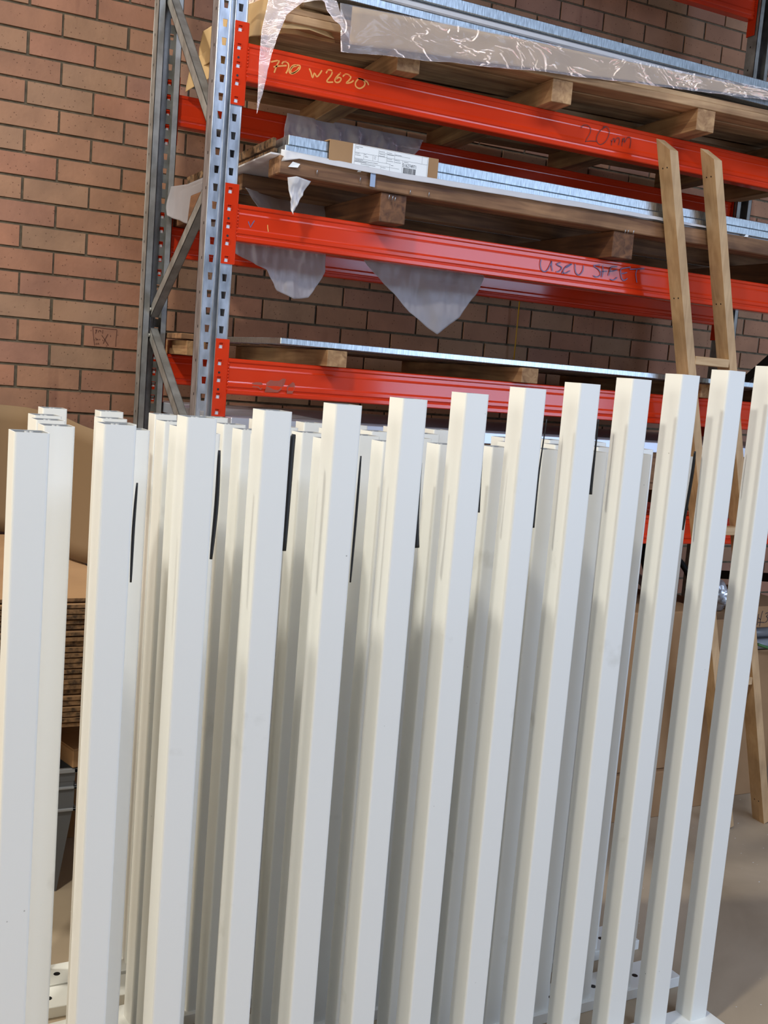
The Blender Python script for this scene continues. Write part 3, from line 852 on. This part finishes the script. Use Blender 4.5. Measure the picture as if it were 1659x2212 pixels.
# second level down (beam top 2.115)
pb_ = thing('timber_pallet', 'weathered brown hardwood pallet on the beam marked with blue writing, under the labelled aluminium sheets', 'pallet', (0, 0, 2.1145))
for xx in (0.88, 1.765, 2.62):
    plank('bearer', xx, xx + 0.088, -1.235, -0.30, 0.0, 0.088, OLDY, pb_, 0.002)
plank('bearer', 0.47, 0.53, -1.22 + 0.30, -0.30, 0.0, 0.088, OLDY, pb_, 0.002)
plank('plank', 0.545, 3.02, -1.245, -1.150, 0.0885, 0.141, OLDX, pb_, 0.003, 0.003)
for yy in (-0.86, -0.45):
    plank('plank', 0.56, 3.02, yy, yy + 0.07, 0.0885, 0.141, OLDX, pb_, 0.002)
for x, z in ((0.66, 2.226), (0.80, 2.226), (0.97, 2.214), (1.035, 2.217), (0.90, 2.19), (0.912, 2.188), (0.921, 2.186), (1.80, 2.205), (1.812, 2.206), (1.835, 2.207)):
    bm = nb()
    tube(bm, [(x, -1.2485, z - 0.008), (x + 0.001, -1.2505, z + 0.004)], 0.0014, 5)
    link('staple', bm, GALV, pb_, loc=(0, 0, -2.1145))

tag(drape('white_film_layer', [(0.548, -1.243, 2.272), (0.9, -1.255, 2.262), (1.6, -1.252, 2.272), (2.2, -1.246, 2.268)],
          [(0.548, -1.247, 2.238), (0.60, -1.256, 2.252), (0.9, -1.259, 2.245), (1.6, -1.256, 2.254), (2.2, -1.249, 2.262)], FOAM, nu=90, nv=6, amp=0.004, freq=12, seed=2),
    'white film edge peeking out between the weathered pallet and the labelled aluminium sheets', 'plastic film')
tag(boxo('foam_layer', (0.52, 3.02, -1.232, -0.25, 2.2558, 2.2615), FOAM, None, 0.001), 'thin white layer under the labelled aluminium sheets', 'film')
b = boxo('aluminium_sheet', (0.560, 3.03, -1.242, -0.235, 2.2622, 2.2875), ALU)
tag(b, 'lower of the two bright aluminium sheet stacks carrying the barcode label', 'metal sheet')
b = boxo('aluminium_sheet', (0.570, 3.03, -1.238, -0.235, 2.2885, 2.318), ALU)
tag(b, 'upper of the two bright aluminium sheet stacks carrying the barcode label', 'metal sheet')
# cardboard sleeve strips along the left end
for k_, (z0, z1, lab) in enumerate(((2.262, 2.286, 'lower'), (2.2885, 2.314, 'upper'))):
    bm = nb()
    box(bm, 0.548 - 0.006 * k_, 0.556 - 0.006 * k_ + 0.003, -1.18, -0.26, z0, z1, bev=0.001)
    tag(link('cardboard_edge_strip', bm, CARD_E), lab + ' brown cardboard strip along the left end of the labelled aluminium sheets', 'cardboard')

# cardboard sleeve with printed label
sl = thing('cardboard_sleeve', 'brown cardboard sleeve with white printed barcode label 516274971, wrapped over the aluminium sheet edge', 'cardboard sleeve', (0.876, -1.246, 2.288))
bm = nb()
prof = [(0.0, -0.034), (-0.003, -0.034), (-0.003, 0.036), (0.06, 0.039), (0.06, 0.036), (0.0, 0.033)]
prism(bm, prof, -0.181, 0.184, 'x')
link('wrap', bm, CARD, sl)
bm = nb()
LX0, LX1, LZ0, LZ1 = -0.107, 0.148, -0.036, 0.035
box(bm, LX0, LX1, -0.0042, -0.0034, LZ0, LZ1)
yl = -0.0045


def lrect(x0, x1, z0, z1):
    vs = [bm.verts.new(p) for p in ((x0, yl, z0), (x1, yl, z0), (x1, yl, z1), (x0, yl, z1))]
    f = bm.faces.new(vs); f.material_index = 1


t = 0.0005
for z_, xa, xb in ((0.0335, -0.100, 0.145), (0.012, -0.100, 0.145), (-0.005, -0.100, 0.020), (-0.015, -0.100, 0.05), (-0.031, -0.100, 0.145), (0.0225, -0.022, 0.085)):
    lrect(xa, xb, z_ - t / 2, z_ + t / 2)
for x_, za, zb in ((-0.100, -0.031, 0.0335), (-0.070, -0.005, 0.012), (-0.040, -0.005, 0.012), (-0.022, -0.005, 0.030), (0.006, -0.005, 0.030), (0.032, 0.000, 0.030), (0.018, -0.031, -0.005), (0.060, -0.031, 0.012), (0.145, -0.031, 0.0335), (0.126, 0.012, 0.0335), (-0.012, -0.031, -0.015)):
    lrect(x_ - t / 2, x_ + t / 2, za, zb)
rl = random.Random(5)
# unreadable small print as rows of short dashes
for xa, xb, z_ in ((-0.098, -0.075, 0.0285), (-0.098, -0.088, 0.0245), (-0.098, -0.084, 0.0095), (-0.098, -0.080, 0.0045), (-0.068, -0.062, 0.0095), (-0.067, -0.056, 0.0035), (-0.036, -0.030, 0.0075), (-0.036, -0.030, 0.0025),
                   (-0.020, -0.002, 0.0265), (-0.020, 0.000, 0.019), (-0.020, 0.0, 0.0135), (0.008, 0.022, 0.0265), (0.008, 0.029, 0.0215), (0.008, 0.024, 0.009), (0.008, 0.028, 0.003), (0.034, 0.055, 0.0245), (0.034, 0.050, 0.009), (0.034, 0.054, 0.003),
                   (-0.098, -0.072, -0.0075), (-0.098, -0.022, -0.0105), (-0.098, -0.060, -0.0135), (-0.078, -0.030, -0.019), (-0.078, -0.050, -0.0235), (-0.078, -0.038, -0.028), (-0.010, 0.004, -0.019), (0.022, 0.030, -0.008), (0.064, 0.080, 0.0085)):
    x = xa
    while x < xb:
        wv = rl.uniform(0.0012, 0.0030)
        lrect(x, min(x + wv, xb), z_ - 0.0006, z_ + 0.0006)
        x += wv + rl.uniform(0.0004, 0.001)
x = 0.064
while x < 0.106:
    wv = rl.choice((0.0005, 0.0008, 0.0012))
    lrect(x, x + wv, -0.026, -0.0075)
    x += wv + rl.choice((0.0004, 0.0006, 0.0009))
tcv = bpy.data.curves.new('number', 'FONT')
tcv.body = '516274971'
tcv.size = 0.0125
tob = bpy.data.objects.new('number', tcv)
C.objects.link(tob)
dg = bpy.context.evaluated_depsgraph_get()
tm = bpy.data.meshes.new_from_object(tob.evaluated_get(dg))
bpy.data.objects.remove(tob)
b2 = nb()
b2.from_mesh(tm)
xs = [v.co.x for v in b2.verts]
sx = 0.046 / (max(xs) - min(xs))
vm = {}
for v in b2.verts: vm[v] = bm.verts.new((0.061 + (v.co.x - min(xs)) * sx, yl - 0.0001, -0.0055 + v.co.y * 1.15))
for f in b2.faces:
    nf = bm.faces.new([vm[v] for v in f.verts]); nf.material_index = 1
b2.free()
link('printed_label', bm, [PAPER, INK], sl)
b = boxo('strapping_band', (0.831, 0.848, -1.2545, -1.2535, 2.208, 2.256), STRAPG, None, 0.0)
tag(b, 'short grey blue plastic strapping band hanging below the barcode label over the pallet plank', 'strap')

# torn chips of white plastic on the plank
for x, z, s, side in ((0.588, 2.232, 0.018, 'largest, at the left end of the plank'), (0.795, 2.247, 0.007, 'small, left of the grey blue band'), (2.345, 2.258, 0.010, 'behind the ladder at right'), (1.98 + 0.20, 2.262, 0.010, 'between the two ladder stiles')):
    bm = nb()
    vs = [bm.verts.new(p) for p in ((x - s, -1.2495, z - 0.4 * s), (x + s * 0.6, -1.252, z - 0.3 * s), (x + s, -1.2505, z + 0.35 * s), (x - 0.3 * s, -1.251, z + 0.5 * s))]
    bm.faces.new(vs)
    o = link('torn_film_scrap', bm, PAPER)
    q = o.modifiers.new('t', 'SOLIDIFY'); q.thickness = 0.0006
    tag(o, 'torn white film scrap on the pallet edge, ' + side, 'scrap')

# white films hanging about the second level
o = drape('white_film_hook', [(0.575, -1.235, 2.198), (0.60, -1.245, 2.203), (0.650, -1.235, 2.198)],
          [(0.596, -1.225, 2.110), (0.602, -1.235, 2.096), (0.606, -1.225, 2.108)], FOAM, amp=0.016, freq=30, nu=20, nv=24, seed=4)
tag(o, 'small torn white film hanging in a hook below the left end of the weathered plank', 'plastic film')
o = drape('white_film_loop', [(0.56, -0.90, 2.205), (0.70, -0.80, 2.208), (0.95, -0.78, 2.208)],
          [(0.62, -0.93, 2.125), (0.72, -0.82, 2.14), (0.95, -0.79, 2.16)], FOAM_SHADED, amp=0.02, freq=9, seed=14)
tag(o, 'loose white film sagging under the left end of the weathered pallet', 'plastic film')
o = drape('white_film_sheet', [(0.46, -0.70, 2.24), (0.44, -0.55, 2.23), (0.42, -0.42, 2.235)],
          [(0.56, -0.74, 2.03), (0.47, -0.58, 2.09), (0.40, -0.45, 2.13)], FOAM_SHADED, amp=0.03, freq=10, seed=24)
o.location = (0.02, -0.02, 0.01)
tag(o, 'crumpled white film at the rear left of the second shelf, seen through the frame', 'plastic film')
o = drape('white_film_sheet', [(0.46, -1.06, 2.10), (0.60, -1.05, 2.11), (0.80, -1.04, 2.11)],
          [(0.47, -1.07, 1.985), (0.585, -1.075, 1.945), (0.625, -1.07, 1.885), (0.675, -1.075, 1.866), (0.735, -1.07, 1.875), (0.765, -1.065, 1.915), (0.79, -1.05, 1.96)], FOAM_SHADED, nu=150, nv=40, amp=0.022, freq=11, seed=34)
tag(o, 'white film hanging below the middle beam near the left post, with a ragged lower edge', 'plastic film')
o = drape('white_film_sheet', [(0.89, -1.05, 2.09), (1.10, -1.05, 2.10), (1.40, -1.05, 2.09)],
          [(0.905, -1.06, 2.03), (1.00, -1.065, 1.945), (1.10, -1.07, 1.868), (1.205, -1.07, 1.800), (1.285, -1.065, 1.868), (1.345, -1.06, 1.950), (1.39, -1.05, 2.04)], FOAM_SHADED, nu=150, nv=40, amp=0.017, freq=9, seed=44)
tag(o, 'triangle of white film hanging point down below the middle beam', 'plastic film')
o = drape('milky_film_sheet', [(0.86, -0.415, 2.572), (1.10, -0.418, 2.574), (1.43, -0.415, 2.572)],
          [(0.85, -0.425, 2.475), (1.10, -0.43, 2.482), (1.36, -0.425, 2.49)], MISTY, amp=0.030, freq=14, seed=54, nu=90)
tag(o, 'milky translucent film draped over the rear beam behind the labelled aluminium sheets', 'plastic film')
# grey boards stored under the second level, lying on the beams

# third level (beam top 1.664)
pc = thing('timber_pallet', 'light timber bearers on the lowest fully visible red beam, under the single aluminium sheet', 'pallet', (0, 0, 1.6645))
for xx in (0.752, 1.462, 2.25, 2.90):
    plank('bearer', xx, xx + 0.066, -1.215, -0.32, 0.0, 0.050, PINEY, pc, 0.0015)
plank('bearer', 0.478, 0.545, -0.62, -0.32, 0.0, 0.050, PINEY, pc, 0.0015)
for yy in (-1.06, -0.86, -0.62, -0.40):
    plank('plank', 0.62, 3.0, yy, yy + 0.10, 0.0505, 0.0535, OLDX, pc, 0.001, 0.0)
b = boxo('aluminium_sheet', (0.600, 3.03, -1.205, -0.30, 1.7185, 1.738), ALU)
tag(b, 'single bright aluminium sheet on the light timber bearers above the lowest visible beam', 'metal sheet')
b = boxo('timber_offcut', (0.455, 0.60, -0.62, -0.40, 1.7185, 1.738), OLDX)
tag(b, 'short dark timber offcut beside the left end of the single aluminium sheet', 'timber')
bm = nb()
tube(bm, [(2.180, -0.045, 2.05), (2.183, -0.04, 1.9), (2.186, -0.035, 1.74)], 0.0035, 6, flat=0.4)
tag(link('yellow_strap', bm, YELLOW), 'thin yellow strap hanging on the brick wall behind the rack', 'strap')

# fourth level (beam top 1.214)
pd = thing('timber_pallet', 'brown timber pallet behind the white pickets, on the beam they hide', 'pallet', (0, 0, 1.2145))
for xx in (0.70, 1.55, 2.45):
    plank('bearer', xx, xx + 0.09, -1.20, -0.32, 0.0, 0.10, OLDY, pd, 0.002)
for yy in (-1.20, -0.95, -0.70, -0.45):
    plank('plank', 0.50, 2.98, yy, yy + 0.10, 0.1005, 0.125, OLDX, pd, 0.002)
b = boxo('packing_board', (0.47, 2.99, -1.20, -0.30, 1.340, 1.452), OLDX, None, 0.002)
tag(b, 'reddish brown packing timber under the grey white sheet behind the pickets', 'board')
b = boxo('aluminium_sheet', (0.458, 3.02, -1.215, -0.30, 1.4525, 1.490), mat('matt_aluminium', (0.55, 0.58, 0.66), 0.4, 0.7), None, 0.002)
tag(b, 'pale grey blue sheet stack just showing over the tops of the rear pickets', 'metal sheet')
bm = nb()
box(bm, 2.225, 2.275, -1.2165, -1.2155, 1.452, 1.486)
for j in range(7):
    box(bm, 2.232, 2.268 - 0.006 * (j % 3), -1.2172, -1.2168, 1.457 + 0.004 * j, 1.459 + 0.004 * j, mi=1)
tag(link('paper_label', bm, [PAPER, INK]), 'small printed paper label on the sheet stack, seen left of the twelfth front picket', 'label')
# ---------------------------------------------------------------- wooden ladder leaning sideways against the rack front
ld = thing('wooden_ladder', 'narrow tan wooden ladder leaning sideways against the front of the rack at right', 'ladder', (2.645, -1.262, 0))
tilt = math.atan2(0.205, 0.75)


def stile(dx, zc):
    bm = nb()
    W, D = 0.036, 0.062
    # top cut at a slant, foot bevelled
    vs = []
    H = zc
    pts = [(0, 0, 0.0), (W, 0, 0.012), (W, D, 0.012), (0, D, 0.0), (0, 0, H - 0.036), (W, 0, H - 0.036), (W, D, H + 0.008), (0, D, H + 0.008)]
    vs = [bm.verts.new(p) for p in pts]
    for q in ((0, 3, 2, 1), (4, 5, 6, 7), (0, 1, 5, 4), (1, 2, 6, 5), (2, 3, 7, 6), (3, 0, 4, 7)): bm.faces.new([vs[i] for i in q])
    for zz in (0.09, 0.75, 1.5, 2.0, H - 0.09):
        for yy in (0.02, 0.042):
            tube(bm, [(-0.0004, yy, zz), (0.0, yy, zz)], 0.0028, 8, mi=1)
    sh = Matrix(((1, 0, -0.2625, dx), (0, 1, 0.003, -0.062), (0, 0, 1, 0), (0, 0, 0, 1)))
    bmesh.ops.transform(bm, matrix=sh, verts=bm.verts)
    return link('stile', bm, [MDF, RUBBER], ld)


stile(-0.098, 2.515)
stile(0.098, 2.515)
for zz in (1.795, 1.185, 0.60):
    bm = nb()
    xo = -0.2625 * zz
    box(bm, xo - 0.098 + 0.0365, xo + 0.0975, -0.058, -0.018, zz - 0.017, zz + 0.013, bev=0.002)
    link('rung', bm, MDFX, ld)

# ---------------------------------------------------------------- cartons and clutter on the floor


def carton(name, x0, x1, y0, y1, z0, z1, label, rz=0.0, cat='box', m=CARD, marks=None):
    bm = nb()
    box(bm, x0, x1, y0, y1, z0, z1, bev=0.003)
    # closing flaps: slightly raised pair on top with a centre slit
    ym = (y0 + y1) / 2
    o = link(name, bm, m)
    tag(o, label, cat)
    fl = nb()
    box(fl, x0 + 0.003, x1 - 0.003, y0 + 0.003, ym - 0.002, z1, z1 + 0.003)
    box(fl, x0 + 0.003, x1 - 0.003, ym + 0.002, y1 - 0.003, z1, z1 + 0.003)
    link('flap', fl, m, o)
    if marks:
        mk = nb()
        for s in marks: stroke(mk, smoothline(s, 2), y0 - 0.0006, 0.0018)
        link('handwriting', mk, PENBLK, o)
    return o


carton('cardboard_box', 2.08, 2.49, -1.125, -0.55, 0.193, 0.830, 'tall brown cardboard box to the left of the ladder foot, standing on a flat box')
carton('cardboard_box', 2.06, 2.50, -1.145, -0.50, 0.0, 0.188, 'flat orange brown cardboard box on the floor under the tall box')
carton('cardboard_box', 2.515, 2.775, -1.105, -0.55, 0.0, 0.785, 'brown cardboard box behind the ladder stile')
carton('cardboard_box', 2.795, 3.02, -1.055, -0.50, 0.0, 0.632, 'brown cardboard box on the floor at the right edge, under the grey pipes')
PL = ('grey pipe, front one of the lower layer on the right hand box', 'grey pipe, middle one of the lower layer on the right hand box', 'grey pipe, rear one of the lower layer on the right hand box', 'grey pipe, front one of the upper layer on the right hand box', 'grey pipe, rear one of the upper layer on the right hand box')
for j, (dy, dz) in enumerate(((0.0, 0.0), (0.052, 0.0), (0.104, 0.0), (0.026, 0.045), (0.078, 0.045))):
    bm = nb()
    tube(bm, [(2.79, -1.04 + dy, 0.66 + dz), (3.02, -1.04 + dy, 0.66 + dz)], 0.0225, 14)
    tag(link('grey_pipe', bm, GREYPL_L), PL[j], 'pipe', 'grey pipes on the right hand box')
o = carton('cardboard_box', 2.775, 3.02, -1.118, -0.70, 0.752, 0.838, 'shallow cardboard box with black handwriting on the grey pipes', marks=STROKES['box'])
bm = nb()
tube(bm, smoothline([(2.835, -1.085, 0.672), (2.87, -1.088, 0.662), (2.91, -1.085, 0.652), (2.95, -1.08, 0.648)]), 0.006, 8)
tag(link('green_strip', bm, GREEN), 'short green plastic strip in front of the grey pipes', 'strip')
# crumpled silver bag, black hose and pine stick on the box behind the ladder
bm = nb()
bmesh.ops.create_icosphere(bm, subdivisions=4, radius=0.075)
for v in bm.verts:
    n_ = noise.noise(v.co * 22) * 0.022 + noise.noise(v.co * 50) * 0.008
    v.co += v.co.normalized() * n_
    v.co.z *= 0.85
    v.co.x *= 0.9
o = link('silver_plastic_bag', bm, SILVER, smooth=False, loc=(2.70, -0.93, 0.855))
tag(o, 'crumpled silver grey plastic bag on the cardboard box behind the ladder', 'bag')
bm = nb()
tube(bm, smoothline([(2.53, -0.80, 0.81), (2.50, -0.72, 0.95), (2.56, -0.66, 1.04), (2.66, -0.68, 1.00), (2.72, -0.76, 0.90), (2.66, -0.84, 0.81)], 6), 0.014, 8)
tag(link('black_hose', bm, RUBBER), 'black hose bent in an arch behind the silver bag', 'hose')
bm = nb()
tube(bm, [(2.40, -0.95, 0.845), (2.52, -0.70, 0.862), (2.62, -0.45, 0.87)], 0.02, 10)
tag(link('grey_roll', bm, GREYPL_L), 'pale grey roll lying behind the tall cardboard box', 'roll')
b = boxo('pine_stick', (2.728, 2.742, -1.136, -1.112, 0.79, 0.905), MDF, None, 0.001)
tag(b, 'short pine stick standing at the front of the box behind the ladder', 'stick')

ONES = ['', 'first', 'second', 'third', 'fourth', 'fifth', 'sixth', 'seventh', 'eighth', 'ninth', 'tenth', 'eleventh', 'twelfth', 'thirteenth', 'fourteenth', 'fifteenth', 'sixteenth', 'seventeenth', 'eighteenth', 'nineteenth', 'twentieth', 'twenty-first', 'twenty-second', 'twenty-third', 'twenty-fourth']
ORDN = {k: ONES[k + 1] + ' from the top' for k in range(24)}
ORDN[23] = 'lowest'
# left side: stacked flat cartons on a big box, curved board, grey crate
carton('cardboard_box', -0.85, 0.155, -0.72, -0.12, 0.0, 0.560, 'large closed cardboard box low on the left, under the stack of flat cartons')
rc = random.Random(9)
z = 0.5635
n_ = 24
hh = (0.950 - z) / n_
for j in range(n_):
    dx, dy = rc.uniform(-0.008, 0.008), rc.uniform(-0.010, 0.006)
    th = hh * rc.uniform(0.60, 0.86)
    bm = nb()
    box(bm, -0.90 + dx, 0.150 + dx, -1.190 + dy, -0.10 + dy, z, z + th)
    # two liner sheets with a darker fluted core between them, seen on the edges
    bm.normal_update()
    for f in bm.faces:
        if abs(f.normal.z) < 0.5: f.material_index = 1
    lab = 'flattened brown carton in the tall stack seen between the first and second front pickets'
    grp = 'flattened cartons in the stack'
    if j == n_ - 1:
        lab, grp = 'topmost flattened carton of the tall stack at left', None
    if j < n_ - 1:
        lab = 'flattened brown carton, %s of the tall stack at left' % ORDN[n_ - 1 - j]
    tag(link('flattened_carton', bm, [CARD, CARD_E]), lab, 'cardboard', grp)
    z += hh
# curved brown board
path = smoothline([(-0.90, -0.04, 0), (-0.45, -0.045, 0), (-0.15, -0.05, 0), (0.00, -0.12, 0), (0.045, -0.30, 0), (0.090, -0.50, 0), (0.130, -0.65, 0), (0.22, -0.84, 0)], 8)
bm = nb()
rows = []
for j in range(9):
    v = j / 8
    row = []
    for i, p in enumerate(path):
        u = i / (len(path) - 1)
        ztop = 1.428 - 0.05 * max(0, (u - 0.55) / 0.45) ** 2
        row.append(bm.verts.new((p[0] + 0.02 * math.sin(3 * v) * u, p[1] - 0.03 * v * u, 0.9525 + v * (ztop - 0.9525))))
    rows.append(row)
for j in range(8):
    for i in range(len(path) - 1):
        bm.faces.new((rows[j][i], rows[j][i + 1], rows[j + 1][i + 1], rows[j + 1][i])).smooth = True
o = link('curved_cardboard_sheet', bm, CARD_DK)
s = o.modifiers.new('t', 'SOLIDIFY'); s.thickness = 0.005
tag(o, 'large plain brown cardboard sheet bowed forwards against the brick wall at the left edge', 'cardboard')

# grey crate
cr = thing('plastic_crate', 'dark grey plastic crate on the floor between the first two pickets at left', 'crate', (0, 0, 0))
bm = nb()


def taper(bm, z0, z1, i0, i1, mi=0):
    A = [(-0.36 + i0, -1.105 + i0 * 0.6), (0.078 - i0, -1.105 + i0 * 0.6), (0.078 - i0, -0.735 - i0), (-0.36 + i0, -0.735 - i0)]
    B = [(-0.36 + i1, -1.105 + i1 * 0.6), (0.078 - i1, -1.105 + i1 * 0.6), (0.078 - i1, -0.735 - i1), (-0.36 + i1, -0.735 - i1)]
    va = [bm.verts.new((x, y, z0)) for x, y in A]
    vb = [bm.verts.new((x, y, z1)) for x, y in B]
    for k_ in range(4): bm.faces.new((va[k_], va[(k_ + 1) % 4], vb[(k_ + 1) % 4], vb[k_])).material_index = mi
    return va, vb


va, vb = taper(bm, 0.0, 0.27, 0.040, 0.006)
bm.faces.new(va[::-1])
taper(bm, 0.27, 0.34, 0.004, 0.003)
taper(bm, 0.34, 0.36, 0.006, 0.006)
taper(bm, 0.36, 0.392, 0.004, 0.001)
va, vb = taper(bm, 0.392, 0.40, 0.014, 0.014)
taper(bm, 0.40, 0.03, 0.016, 0.05)
link('body', bm, GREYPL, cr)
bm = nb()
for z0, z1, e_ in ((0.266, 0.275, 0.004), (0.336, 0.344, 0.005), (0.388, 0.402, 0.006)):
    box(bm, -0.36 - e_, 0.078 + e_, -1.105 - e_, -1.097, z0, z1, bev=0.002)
    box(bm, 0.070, 0.078 + e_, -1.105 - e_, -0.735 + e_, z0, z1, bev=0.002)
    box(bm, -0.36 - e_, -0.352, -1.105 - e_, -0.735 + e_, z0, z1, bev=0.002)
link('rim', bm, GREYPL_L, cr)
o = carton('cardboard_box', 0.0, 0.34, 0.0, 0.30, 0.0, 0.055, 'flat light cardboard box resting on the rim of the grey crate')
o.location = (0.063, -1.118, 0.4055); o.rotation_euler = (0, 0, math.radians(15.7))

# ---------------------------------------------------------------- fence panels of white pickets
SEC = 0.0582


def picket_bm(h, s=SEC, wall=0.0018, r=0.0045):
    bm = nb()

    def ring(off, rr, z):
        pts = []
        a, b_ = off, s - off
        for cx, cy, a0 in ((b_ - rr, b_ - rr, 0), (a + rr, b_ - rr, 90), (a + rr, a + rr, 180), (b_ - rr, a + rr, 270)):
            for k_ in range(4):
                t_ = math.radians(a0 + 30 * k_)
                pts.append((cx + rr * math.cos(t_), cy + rr * math.sin(t_), z))
        return [bm.verts.new(p) for p in pts]
    o0, o1 = ring(0, r, 0), ring(0, r, h)
    i1, i0 = ring(wall, r * 0.6, h), ring(wall, r * 0.6, h - 0.45)
    n = len(o0)
    for k_ in range(n):
        q = (k_ + 1) % n
        bm.faces.new((o0[k_], o0[q], o1[q], o1[k_]))
        bm.faces.new((o1[k_], o1[q], i1[q], i1[k_]))
        f = bm.faces.new((i1[k_], i1[q], i0[q], i0[k_])); f.material_index = 1
    bm.faces.new(o0[::-1])
    f = bm.faces.new(i0); f.material_index = 1
    # extruded screw flutes inside the tube
    for cx in (s * 0.5, s * 0.64):
        tube(bm, [(cx, s - wall - 0.004, h - 0.2), (cx, s - wall - 0.004, h - 0.0015)], 0.0036, 8, mi=1)
    bmesh.ops.recalc_face_normals(bm, faces=bm.faces)
    return bm


def panel(label, x0, y0, rz, xs, h0, rake, rail, pics=None, z0=0.0, jit=None, holes_from=0):
    """xs: distances of the pickets' left edges along the row; rail=(a,b,front,back)"""
    p = thing('fence_panel', label, 'fence panel', (x0, y0, z0), rz)
    a, b_, f, k_ = rail
    T = 0.030
    bm = nb()
    # bottom rail: rectangular plate section with chamfered corners and screw holes between the pickets
    box(bm, a, b_, f, k_, 0, T, bev=0.0015)
    ym = (f + k_) / 2
    holes = [xs[0] - 0.05] + [(u + v + SEC) / 2 for u, v in zip(xs[:-1], xs[1:])] + [xs[-1] + SEC + 0.05]
    for hx in holes[holes_from:]:
        if hx < a + 0.01 or hx > b_ - 0.01: continue
        yy = ym - 0.002 if abs(ym) < 0.5 else ym
        tube(bm, [(hx, yy, T - 0.001), (hx, yy, T + 0.0003)], 0.0085, 16, mi=1)
    link('bottom_rail', bm, [WHITE, RUBBER], p)
    me = None
    for n_, x in enumerate(xs):
        if rake == 0 and me is not None:
            o = bpy.data.objects.new('picket', me)
            C.objects.link(o)
            o.parent = p
        else:
            bm = picket_bm(h0 + rake * n_ - T)
            o = link('picket', bm, [WHITE, WHITE_IN], p)
            me = o.data
        dz = 0.0
        o.location = (x, (jit[n_] if jit else 0.0), T)
    return p


R = math.radians
# front row: left shared edge of picket k at 1.4604-0.1472*(13-k), raked tops
d = 0.1472
ang = R(2.89)
n0x = 1.4604 - 12 * d * math.cos(ang)
n0y = -2.3170 - 12 * d * math.sin(ang)
panel('nearest row of thirteen white pickets with tops stepping up to the right', n0x, n0y, ang, [k * d for k in range(13)], 1.508, 0.0201,
      (-0.06, 12 * d + 0.084, -0.055, 0.056))
# rows behind, level tops at 1.507
d = 0.1440
xs = [k * d for k in range(12)]
a2 = R(2.6)
panel('second row of level white pickets, directly behind the front row', -0.227, -2.206, a2, xs, 1.507, 0, (-0.06, 11 * d + 0.235, -0.012, 0.098))
panel('third row of level white pickets from the front', -0.218, -2.051, R(4.0), [k * 0.1465 for k in range(12)], 1.507, 0, (-0.06, 11 * 0.1465 + 0.215, -0.012, 0.098))
panel('fourth row of level white pickets from the front', -0.200, -1.903, R(6.4), [0, .1447, .289, .434, .574, .719, .842, .998, 1.142, 1.272, 1.44, 1.605], 1.507, 0, (-0.06, 1.605 + 0.20, -0.012, 0.098))
panel('rearmost and shortest row of white pickets, farthest from the camera', -0.139, -1.604, R(2.6), [k * 0.1372 for k in range(9)], 1.507, 0, (-0.06, 8 * 0.1372 + 0.2, -0.030, 0.064), holes_from=1)
bm = nb()
box(bm, -0.16, 1.2, -1.730, -1.638, 0.0, 0.030, bev=0.0015)
for hx in (-0.079, 0.08, 0.22): tube(bm, [(hx, -1.689, 0.029), (hx, -1.689, 0.0303)], 0.0085, 16, mi=1)
tag(link('loose_rail', bm, [WHITE, RUBBER]), 'loose white drilled bottom rail lying on the floor in front of the rearmost picket row', 'rail')

# black rubber straps hanging behind front pickets
ORD = {2: 'second', 3: 'third', 4: 'fourth', 5: 'fifth', 6: 'sixth', 7: 'seventh', 8: 'eighth', 9: 'ninth', 11: 'eleventh', 12: 'twelfth'}
for k, (pts, wd) in STRAPS.items():
    bm = nb()
    P = smoothline([tuple(Vector(p) + Vector((-wd * 0.35, 0, 0))) for p in pts], 6)
    n_ = len(P)
    rr = [max(0.0010, wd * 0.75 * (0.35 + 0.65 * math.sin(math.pi * min(1, 0.12 + 0.8 * i / n_)))) for i in range(n_)]
    if k in (6, 7, 8, 9): rr = [wd * 0.75 * (0.35 + 0.65 * (i / n_) ** 1.5) for i in range(n_)]
    tube(bm, P, rr, 8, flat=0.5)
    o = link('rubber_strap', bm, RUBBER)
    tag(o, 'thin black rubber strap hanging behind the %s front picket from the left' % ORD[k], 'strap', 'black straps between the picket rows')

# white chips on the floor
bm = nb()
rs = random.Random(12)
for j in range(420):
    if j < 260: x, y = rs.gauss(2.9, 0.5), rs.gauss(-1.6, 0.45)
    else: x, y = rs.uniform(-0.6, 4.0), rs.uniform(-2.6, -1.0)
    s = rs.uniform(0.0012, 0.0042)
    a = rs.uniform(0, 3.14)
    vs = [bm.verts.new((x + s * math.cos(a + q), y + s * math.sin(a + q) * rs.uniform(0.3, 1), 0.0006 + rs.uniform(0, 0.0012))) for q in (0, 1.6, 3.1, 4.7)]
    bm.faces.new(vs)
tag(link('plastic_chips', bm, PAPER), 'scattered tiny white plastic chips on the concrete floor', 'chips', kind='stuff')
bpy.context.view_layer.update()
